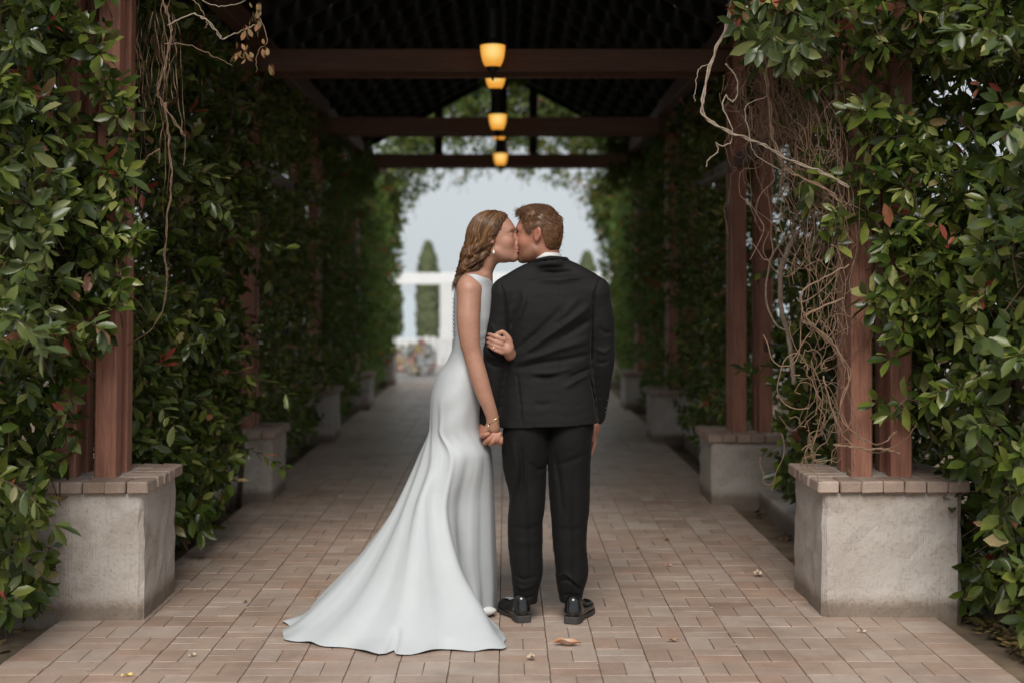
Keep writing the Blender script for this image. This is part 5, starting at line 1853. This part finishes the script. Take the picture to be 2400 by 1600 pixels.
# quiff standing up over the brow
nq = 160
rb = W(0, 0, 0) + (rg.uniform(0.045, 0.085, nq)[:, None] * HR[0] + rg.uniform(-0.045, 0.05, nq)[:, None] * HR[1] + rg.uniform(0.092, 0.106, nq)[:, None] * HR[2])
dq = norm(HR[0] * 0.7 + HR[2] * 0.6 + 0.30 * rand_unit(nq, rg))
lq = rg.uniform(0.014, 0.030, nq)
pq = rb[:, None, :] + dq[:, None, :] * (lq[:, None] * t[None])[:, :, None] + HR[2] * (0.010 * np.sin(t * 2.6))[None, :, None] - HR[2] * 0.012
Vb, Qb = strands_mesh('x', None, None, pq, np.broadcast_to(np.array([0.0010, 0.0009, 0.0007, 0.0005, 0.0001])[None], (nq, 5)), 3)
nf_ = 260
fs = rg.choice(len(root), nf_)
fd = norm(nv[fs] * 0.7 + comb[fs] * 0.8 + 0.5 * rand_unit(nf_, rg))
fp = root[fs][:, None, :] + fd[:, None, :] * (rg.uniform(0.010, 0.024, nf_)[:, None] * t[None])[:, :, None] + comb[fs][:, None, :] * (0.010 * t * t)[None, :, None]
Vc, Qc = strands_mesh('x', None, None, fp, np.broadcast_to(np.array([0.0005, 0.0005, 0.0004, 0.0003, 0.0001])[None], (nf_, 5)), 3)
Qb = np.concatenate([Qb, Qc + len(Vb)]); Vb = np.concatenate([Vb, Vc])
mesh_ob('hair_strands', np_mesh('hair_strands', np.concatenate([Va, Vb]), [np.concatenate([Qa, Qb + len(Va)])], M['hair_groom'], True), cap_ob)
for q in (-1, 1):
    pts = [W(0.090 - 0.012 * abs(v - 0.2), q * (0.018 + 0.030 * v), 0.024 + 0.006 * math.sin(v * 2.4)) for v in np.linspace(0, 1, 6)]
    MB().tube(pts, [0.003, 0.0042, 0.0042, 0.0038, 0.003, 0.0012], 6).build('eyebrow', M['brow'], groom, True)

# ------------------------------------------------------------------ the bride
BS = 0.93
BC = P(1161.0, 556, 6.085)
BR = rot_frame((0.975, -0.13, 0.11), (-0.13, 0.04, 1.0))
BT = 6.13            # her torso stands this far ahead
w = Field()
head_field(w, BC, BR, BS, True)
w.chain([BC - 0.020 * BR[0] - 0.055 * BR[2], P(1135, 625, 6.10), P(1118, 668, 6.12)], [0.046, 0.044, 0.065], 0.022)
tz = [1000, 940, 882, 803, 760, 710, 672, 650]
tl = [(1035, 1105), (1035, 1108), (1050, 1118), (1074, 1132), (1073, 1144), (1072, 1150), (1078, 1148), (1090, 1140)]
tb = [0.12, 0.13, 0.12, 0.10, 0.12, 0.140, 0.155, 0.10]
w.loft([P(0, y, BT)[2] for y in tz], [P((a + b) / 2, 0, BT)[0] for a, b in tl], BT, [(b - a) / 2 * BT / F for a, b in tl], tb, 2.2, 0.03)
w.chain([P(1118, 655, 6.11), P(1098, 668, 5.995)], [0.045, 0.044], 0.03)
w.chain([P(1118, 655, 6.11), P(1122, 668, 6.27)], [0.045, 0.044], 0.03)
# right arm hanging in front, hand in his
w.chain([P(1098.5, 686, 5.985), P(1097.5, 745, 5.965), P(1101, 800, 5.955), P(1108, 832, 5.955), P(1119, 872, 5.95), P(1134, 920, 5.95), P(1147, 955, 5.955), P(1154, 978, 5.965), P(1155.5, 1000, 5.975)],
        [0.049, 0.0495, 0.0425, 0.0385, 0.0385, 0.0345, 0.0290, 0.0268, 0.0275], 0.03, 0.03)
w.ell(P(1156, 1010, 5.985), (0.029, 0.017, 0.030), None, 0.015)
for q, (ex, ey) in enumerate(((1143, 1034), (1152, 1038), (1161, 1037), (1169, 1032))):
    w.chain([P(1147 + q * 6, 1018, 5.985), P(ex, ey - 6, 5.995), P(ex - 2, ey, 6.01)], [0.0088, 0.0080, 0.0065], 0.005)
w.chain([P(1143, 1000, 5.97), P(1138, 1014, 5.975), P(1139, 1026, 5.99)], [0.012, 0.0095, 0.0075], 0.008)
# left arm behind his, hand wrapped over his sleeve
w.chain([P(1122, 675, 6.27), P(1140, 800, 6.24), P(1158, 838, 6.21), P(1198, 838, 6.07), P(1196, 830, 5.995)], [0.045, 0.038, 0.036, 0.028, 0.024], 0.02)
SF = 5.962
w.ell(P(1186, 812, SF + 0.004), (0.029, 0.018, 0.031), rot_frame((1, 0, 0), (0.25, 0, 1)), 0.014)
w.chain([P(1195, 828, 5.985), P(1190, 818, SF + 0.004)], [0.0235, 0.024], 0.015)
for (m_, p_, t_, r) in (((1177, 795), (1160, 788), (1146, 784), 0.0088), ((1174, 805), (1157, 799), (1143.5, 793.5), 0.0090),
                        ((1172.5, 815), (1157, 809), (1143.5, 803), 0.0086), ((1172, 824), (1157, 818), (1145, 811.5), 0.0078)):
    w.chain([P(m_[0] + 6, m_[1] + 3, SF - 0.004), P(m_[0], m_[1], SF - 0.014), P(p_[0], p_[1], SF - 0.014), P(t_[0] + 3, t_[1], SF + 0.004), P(t_[0] - 1, t_[1] - 0.5, SF + 0.022)], [r * 1.1, r * 1.18, r, r * 0.88, r * 0.75], 0.0035)
w.chain([P(1195, 812, SF + 0.002), P(1193, 795, SF - 0.006), P(1180, 779, SF - 0.012), P(1172, 779.5, SF - 0.014), P(1165, 781.5, SF - 0.010)], [0.015, 0.0125, 0.0098, 0.0090, 0.0072], 0.008)
# legs under the dress
for y_ in (6.13, 6.22):
    w.chain([P(1070, 985, y_), P(1098, 1230, y_ + 0.02), P(1120, 1418, y_ + 0.02)], [0.050, 0.036, 0.026], 0.02)
V, Q = w.mesh((-0.36, 5.82, 0.05), (0.10, 6.38, 1.76), 0.0038, 1)
me = np_mesh('person', V, [Q], M['skin'], True)
skin_colours(me, V, BC, BR, BS, True, (0.395, 0.208, 0.145))
bride = mesh_ob('person', me, None, (P(1100, 0, BT)[0], BT, 0.0))
tag(bride, 'woman with wavy brown hair in a white sleeveless gown with long train, kissing the man', 'person', 'wedding couple')

# bodice
bo = Field()
bz = [803, 770, 741, 705, 680, 660, 640]
bl = [(1062, 1152), (1062, 1156), (1062, 1162), (1063, 1163), (1066, 1160), (1074, 1156), (1082, 1150)]
bb = [0.128, 0.138, 0.148, 0.160, 0.166, 0.166, 0.150]
bo.loft([P(0, y, BT)[2] for y in bz], [P((a + b) / 2, 0, BT)[0] for a, b in bl], BT, [(b - a) / 2 * BT / F for a, b in bl], bb, 2.2, 0.02)
bo.chain([P(1096, 664, 5.995), P(1112, 656, 6.08)], [0.030, 0.034], 0.02)
bo.func(lambda p, d: np.where(np.abs(d) < 0.08, d - 0.0016 * vnoise(p, 26, 2) - 0.0012 * np.sin(p[:, 2] * 130 + 2 * np.sin(p[:, 0] * 40)) * np.exp(-((p[:, 2] - 1.19) / 0.03) ** 2), d))
# neckline: a shallow scoop falling to her front
nl0 = P(1115, 645, 6.0); nl1 = P(1156, 660, 6.0)
bo.func(lambda p, d: np.where(np.abs(d) < 0.10, np.maximum(d, p[:, 2] - (nl0[2] + 0.004 - np.clip(p[:, 0] - nl0[0], 0, 1) * (nl0[2] - nl1[2]) / (nl1[0] - nl0[0]) - 0.20 * np.clip(nl0[0] - 0.030 - p[:, 0], 0, 1) - 0.25 * np.clip(p[:, 1] - 6.04, 0, 1))), d))
V, Q = bo.mesh((-0.28, 5.90, 1.15), (0.02, 6.36, 1.50), 0.0036, 1)
dress_top = mesh_ob('bodice', np_mesh('bodice', V, [Q], M['dress'], True), bride)
for k in range(11):
    c = P(1062.0, 700 + k * 9.4, 6.04)
    MB().lathe([(0.0002, 0.0045), (0.0032, 0.0032), (0.0045, 0), (0.0032, -0.0032), (0.0002, -0.0045)], c, 10).build('button', M['dress'], bride, True)

# skirt and train: a control cage of closed rings, lofted smoothly
def ell_ring(xl, xr, b, yc=BT):
    c, a_ = (xl + xr) / 2, (xr - xl) / 2
    return [(c + a_ * math.cos(-k * math.pi / 6), yc - b * math.sin(k * math.pi / 6)) for k in range(12)]


X = lambda px, Y=BT: (px - VX) * Y / F
cage = [
    (1.192, ell_ring(X(1060.5), X(1153.5), 0.132)),
    (1.160, ell_ring(X(1060.5), X(1151), 0.130)),
    (1.100, ell_ring(X(1049), X(1146), 0.140)),
    (1.030, ell_ring(X(1024), X(1142), 0.163)),
    (0.924, ell_ring(X(1009), X(1134), 0.180)),
    (0.815, ell_ring(X(1007), X(1131), 0.178)),
    (0.700, [(-0.060, 6.16), (-0.066, 6.06), (-0.092, 5.99), (-0.15, 5.945), (-0.22, 5.92), (-0.305, 5.955), (-0.362, 6.06), (-0.355, 6.17), (-0.29, 6.27), (-0.20, 6.30), (-0.12, 6.28), (-0.075, 6.23)]),
    (0.500, [(-0.050, 6.20), (-0.055, 6.10), (-0.110, 6.01), (-0.185, 5.955), (-0.25, 5.87), (-0.36, 5.85), (-0.440, 5.97), (-0.455, 6.10), (-0.36, 6.26), (-0.23, 6.33), (-0.12, 6.32), (-0.06, 6.27)]),
    (0.300, [(-0.045, 6.22), (-0.050, 6.11), (-0.110, 6.01), (-0.185, 5.935), (-0.205, 5.76), (-0.38, 5.70), (-0.555, 5.85), (-0.605, 6.00), (-0.47, 6.20), (-0.26, 6.33), (-0.12, 6.34), (-0.055, 6.30)]),
    (0.130, [(-0.040, 6.25), (-0.045, 6.13), (-0.100, 6.03), (-0.150, 5.94), (-0.110, 5.69), (-0.40, 5.59), (-0.690, 5.74), (-0.770, 5.93), (-0.60, 6.15), (-0.28, 6.33), (-0.12, 6.36), (-0.05, 6.32)]),
    (0.040, [(-0.040, 6.26), (-0.046, 6.14), (-0.095, 6.04), (-0.080, 5.92), (-0.055, 5.60), (-0.41, 5.51), (-0.790, 5.68), (-0.850, 5.95), (-0.66, 6.14), (-0.29, 6.33), (-0.12, 6.37), (-0.05, 6.33)]),
    (0.006, [(-0.040, 6.27), (-0.047, 6.14), (-0.090, 6.05), (-0.018, 5.86), (-0.030, 5.565), (-0.42, 5.465), (-0.835, 5.66), (-0.918, 5.985), (-0.70, 6.13), (-0.30, 6.33), (-0.12, 6.37), (-0.05, 6.33)]),
]
NA, NL = 264, 110
lev = np.array([c[0] for c in cage])
ctrl = np.array([c[1] for c in cage])                     # (levels, 12, 2)
kk = np.linspace(0, 12, NA, endpoint=False)
ring = np.zeros((len(lev), NA, 2))
for L in range(len(lev)):
    i = np.floor(kk).astype(int); f = (kk - i)[:, None]
    p0, p1, p2, p3 = [ctrl[L][(i + q) % 12] for q in (-1, 0, 1, 2)]
    ring[L] = 0.5 * (2 * p1 + (p2 - p0) * f + (2 * p0 - 5 * p1 + 4 * p2 - p3) * f ** 2 + (3 * p1 - p0 - 3 * p2 + p3) * f ** 3)
u = np.linspace(0, 1, NL)
zz = 1.192 + (0.006 - 1.192) * (1 - (1 - u) ** 1.55)
G_ = np.zeros((NL, NA, 3))
for a_ in range(NA):
    for d_ in range(2):
        G_[:, a_, d_] = smooth_interp(-zz, -lev, ring[:, a_, d_])
G_[:, :, 2] = zz[:, None]
# folds: push along the ring normal
tang = norm(np.roll(G_, -1, 1)[:, :, :2] - np.roll(G_, 1, 1)[:, :, :2])
nrm2 = np.stack([-tang[:, :, 1], tang[:, :, 0]], -1)      # outward for this winding
sgn = np.sign(np.sum(nrm2 * (G_[:, :, :2] - G_[:, :, :2].mean(1, keepdims=True)), -1).mean())
nrm2 *= sgn
low = np.clip((0.95 - zz) / 0.95, 0, 1)[:, None]


def bumpk(k0, w_):
    d = np.abs((kk - k0 + 6) % 12 - 6)
    return np.exp(-(d / w_) ** 2)[None, :]


drift = (0.9 - zz)[:, None]
dis = np.zeros((NL, NA))
for k0, amp, w_, dr in ((4.05, 0.030, 0.16, 0.0), (4.45, -0.022, 0.22, 0.02), (4.95, 0.016, 0.20, 0.05), (5.30, -0.018, 0.18, 0.0), (5.62, 0.016, 0.16, 0.0), (6.0, -0.016, 0.22, -0.05),
                        (6.35, 0.014, 0.2, 0), (6.8, -0.012, 0.2, 0), (7.2, 0.010, 0.2, 0), (3.1, -0.015, 0.25, 0.0), (2.45, 0.010, 0.2, 0.0), (1.9, -0.012, 0.22, 0), (1.35, 0.010, 0.2, 0), (0.8, -0.008, 0.2, 0)):
    d = np.abs((kk[None, :] - k0 - dr * drift * 4 + 6) % 12 - 6)
    dis += (0.8 if k0 > 3.9 else 0.6) * amp * np.exp(-(d / w_) ** 2) * low ** 0.8
dis += 0.004 * low * np.sin(kk[None, :] * 9.0 + 3 * np.sin(zz[:, None] * 5)) * np.clip((kk[None, :] - 3.6), 0, 1)
# soft diagonal pulls over the hip
hipw = np.exp(-((zz - 0.86) / 0.14) ** 2)[:, None]
dis += 0.0035 * hipw * np.sin(zz[:, None] * 46 + kk[None, :] * 2.2) * bumpk(3.6, 1.1)
tw_ = low * np.clip(kk[None, :] - 3.9, 0, 1) * np.clip(8 - kk[None, :], 0, 1)
dis += 0.0010 * tw_ * np.sin(kk[None, :] * 31 + 2.5 * np.sin(zz[:, None] * 7)) + 0.0005 * tw_ * np.sin(kk[None, :] * 57 + 4 * zz[:, None])
dis += 0.0022 * np.exp(-((zz - 1.16) / 0.018) ** 2)[:, None] * np.sin(zz[:, None] * 300)
G_[:, :, :2] += nrm2 * dis[:, :, None]
# the hem ripples where it lies on the bricks
hem = np.clip((0.05 - zz) / 0.045, 0, 1)[:, None] * np.clip(kk[None, :] - 3.2, 0, 1) * np.clip(8.2 - kk[None, :], 0, 1)
G_[:, :, :2] += nrm2 * (hem * (0.020 * np.sin(kk * 6.3 + 1) + 0.008 * np.sin(kk * 14.7))[None, :])[:, :, None]
G_[:, :, 2] += hem * 0.005 * (1 + np.sin(kk * 11.0 + 0.6) + 0.6 * np.sin(kk * 23))[None, :] * 0.6
notch = np.exp(-(((kk - 5.05) / 0.035) ** 2))[None, :] * np.clip((0.10 - zz) / 0.1, 0, 1)[:, None]
G_[:, :, :2] -= nrm2 * (notch * 0.07)[:, :, None]
G_[:, :, 2] = np.maximum(G_[:, :, 2], 0.004)
fr = np.clip((0.05 - zz) / 0.05, 0, 1)[:, None] * (np.abs((kk + 4) % 12 - 4.7) < 2.6)[None, :]
G_[:, :, 2] += fr * 0.004
a = np.arange(NA); b = (a + 1) % NA
Q = np.concatenate([np.stack([i * NA + a, i * NA + b, (i + 1) * NA + b, (i + 1) * NA + a], 1) for i in range(NL - 1)])
sk = mesh_ob('skirt', np_mesh('skirt', G_.reshape(-1, 3), [Q[:, ::-1]], M['dress'], True), bride)
# toe of her white shoe
sh = Field()
x, y = floor_at(1134, 1450)
fd = norm(np.array([0.98, 0.18, 0])); RS = rot_frame(fd, (0, 0, 1))
sh.ell(np.array([x - 0.03, y + 0.02, 0.030]), (0.085, 0.033, 0.024), RS, 0.02)
sh.ell(np.array([x - 0.09, y + 0.01, 0.045]), (0.07, 0.030, 0.040), RS, 0.02)
sh.func(lambda p, d: np.maximum(d, 0.003 - p[:, 2]))
V, Q = sh.mesh((x - 0.18, y - 0.05, -0.004), (x + 0.09, y + 0.09, 0.11), 0.004, 1)
mesh_ob('shoe', np_mesh('shoe', V, [Q], M['shirt'], True), bride)

# jewellery
ec = P(1157, 586, 6.000)
eo = MB().tube([ec + np.array([0, 0, 0.012]), ec + np.array([0, -0.001, 0.0])], 0.0012, 6).build('earring', M['gold'], bride)
MB().lathe([(0.0002, -0.0105), (0.0035, -0.009), (0.0048, -0.004), (0.0040, 0.001), (0.0018, 0.006), (0.0002, 0.008)], ec + np.array([0, -0.001, -0.007]), 12).build('pearl_drop', M['pearl'], eo, True)
br = []
for t_ in np.linspace(0, 2 * math.pi, 30):
    c = P(1156.5, 985, 5.966)
    br.append(c + np.array([0.0285 * math.cos(t_), 0.0285 * math.sin(t_) * 0.95, 0.020 * math.cos(t_) + 0.002]))
bo_ = MB().tube(br, 0.0016, 6).build('bracelet', M['gold'], bride, True)
MB().tube([P(1144.5, 994, 5.940), P(1144.6, 1005, 5.939)], 0.0019, 6).build('bracelet_tassel', M['gold'], bo_, True)
rc = P(1157.5, 815, SF - 0.024)
ro = MB().tube([P(1158, 809, SF - 0.020), P(1157.2, 815, SF - 0.0245), P(1156.6, 821, SF - 0.020)], 0.0014, 6).build('ring', M['gold'], bride, True)
MB().lathe([(0.0002, -0.003), (0.0035, 0.0), (0.0002, 0.003)], P(1157.0, 815.5, SF - 0.0265), 8).build('stone', M['pearl'], ro)

# bride's hair: inner volume, then many waving locks
hb = Field()
Wb = lambda a, b_, u_: BC + BS * (a * BR[0] + b_ * BR[1] + u_ * BR[2])
hb.ell(Wb(-0.014, 0, 0.028), BS * np.array([0.105, 0.091, 0.095]), BR, 0.02)
hb.chain([Wb(-0.055, 0, -0.01), P(1105, 610, 6.09), P(1094, 640, 6.085), P(1081, 660, 6.07)], [0.070, 0.050, 0.034, 0.018], 0.03)
def bcap(p, d):
    m = np.abs(d) < 0.07
    q = (p[m] - BC) @ BR.T / BS
    a_, b_, u_ = q[:, 0], np.abs(q[:, 1]), q[:, 2]
    line = smooth_interp(a_, [-0.14, -0.068, -0.038, -0.008, 0.014, 0.038, 0.058, 0.076, 0.12], [-0.6, -0.4, -0.10, -0.026, 0.0, 0.036, 0.066, 0.098, 0.16])
    d = d.copy(); d[m] = np.maximum(d[m] - 0.003 * vnoise(p[m], 50, 3), (line - u_) * 0.07 / 0.09 * BS)
    return d
hb.func(bcap)
V, Q = hb.mesh((BC[0] - 0.24, 5.90, 1.38), (BC[0] + 0.14, 6.20, 1.74), 0.0042, 1)
hair_b = mesh_ob('hair', np_mesh('hair', V, [Q], M['hair_bride'], True), bride)
rg = np.random.default_rng(77)
oy = [508, 520, 540, 575, 603, 628, 645, 662, 684]
oL = [1140, 1113, 1097, 1086, 1081, 1075, 1071, 1066, 1061]
oR = [1178, 1188, 1181, 1163, 1147, 1128, 1108, 1090, 1072]
PA, RA = [], []
nl = 760
for k in range(nl):
    s_ = rg.random() ** 0.85; qd = rg.uniform(-1, 1)
    if k < 560: qd = -abs(qd) ** 0.4
    yend = 684 - 46 * s_ + rg.uniform(-22, 6)
    ystart = 508 + 10 * abs(qd) ** 2 + rg.uniform(0, 14)
    m = 30
    tt = np.linspace(0, 1, m)
    py = ystart + (yend - ystart) * tt
    xl = np.interp(py, oy, oL); xr = np.interp(py, oy, oR)
    ss = np.clip(s_ + 0.05 * np.sin(tt * 5 + k), 0, 1)
    sx = xl + (xr - xl) * (0.04 + 0.92 * ss)
    # roundness of the head: depth shrinks towards both outlines and at the crown
    rr = 0.086 * np.clip(1 - ((py - 568) / 66) ** 2, 0.0, 1) ** 0.5
    rr = np.where(py > 568, 0.086 - 0.040 * np.clip((py - 568) / 100, 0, 1), rr)
    prof = np.sqrt(np.clip(1 - (2 * ss - 1) ** 2 * 0.85, 0.05, 1))
    Yd = 6.095 + qd * rr * prof * 1.02
    wv = np.clip((tt - 0.18) / 0.45, 0, 1)
    sb, qb = min(5, int(s_ * 6)), int((qd + 1) * 2.4)
    ringlet = (sb * 13 + qb * 29) % 17 / 17 * 6.28
    s_ = s_ + ((sb + 0.5) / 6 - s_) * 0.45 if k % 4 else s_
    ph = ringlet + rg.normal(0, 0.30); fq = rg.normal(5.0, 0.07) * 2 * math.pi * (yend - ystart) / 170 * (1 if sb % 2 else -1)
    hel = rg.uniform(0.010, 0.0155) * wv ** 1.2
    base = np.stack([(sx - VX) * Yd / F, Yd, CAMZ - (py - VY) * Yd / F], 1)
    base = np.stack([(sx - VX) * Yd / F, Yd, CAMZ - (py - VY) * Yd / F], 1)
    base[:, 0] += hel * np.cos(fq * tt + ph); base[:, 1] += 1.1 * hel * np.sin(fq * tt + ph); base[:, 2] += 0.35 * hel * np.sin(fq * tt + ph + 0.8)
    for _ in range(3):                    # lie on the surface of the hair mass, not inside it
        d0 = hb.eval(base); e_ = 0.002
        gr = np.stack([hb.eval(base + np.eye(3)[q_] * e_) - d0 for q_ in range(3)], 1) / e_
        gr = norm(gr)
        tgt = 0.0015 + 0.004 * ((k * 7) % 10) / 10
        mv = np.clip(tgt - d0, 0, 0.03) * (d0 < tgt) * np.clip((0.62 - tt) / 0.2, 0, 1) * (k < 620)
        base = base + gr * mv[:, None]
    r0 = rg.uniform(0.0012, 0.0030)
    PA.append(base); RA.append(r0 * np.clip(np.minimum(0.45 + 3 * tt, 1.0) * (1 - 0.92 * tt ** 3.5), 0.05, 1))
Va, Qa = strands_mesh('x', None, None, np.array(PA), np.array(RA), 5)
nf_ = 150
PAa = np.array(PA)
fs = rg.choice(len(PAa), nf_)
fp = PAa[fs][:, 4:30:2, :].copy()
tf_ = np.linspace(0, 1, fp.shape[1])
off_ = rand_unit(nf_, rg) * rg.uniform(0.006, 0.022, nf_)[:, None]
fp += off_[:, None, :] * (tf_ ** 1.3)[None, :, None] + (0.004 * np.sin(tf_ * 9))[None, :, None] * rand_unit(nf_, rg)[:, None, :]
Vc, Qc = strands_mesh('x', None, None, fp, np.broadcast_to(np.linspace(0.0007, 0.0002, fp.shape[1])[None], (nf_, fp.shape[1])), 3)
Qa = np.concatenate([Qa, Qc + len(Va)]); Va = np.concatenate([Va, Vc])
mesh_ob('hair_locks', np_mesh('hair_locks', Va, [Qa], M['hair_bride'], True), hair_b)
for q in (-1, 1):
    pts = [Wb(0.088 - 0.014 * v, q * (0.014 + 0.034 * v), 0.022 + 0.007 * math.sin(v * 2.4)) for v in np.linspace(0, 1, 6)]
    MB().tube(pts, [0.0016, 0.0026, 0.0026, 0.0022, 0.0016, 0.0006], 6).build('eyebrow', M['brow'], bride, True)
    pts = [Wb(0.0835 - 0.010 * v, q * (0.020 + 0.028 * v), -0.006 - 0.003 * math.sin(v * 3.1)) for v in np.linspace(0, 1, 6)]
    MB().tube(pts, [0.001, 0.0018, 0.002, 0.002, 0.0018, 0.001], 6).build('eyelash', M['brow'], bride, True)

# ------------------------------------------------------------------ tidy up
for o in SC.objects:
    if '_org' in o: del o['_org']
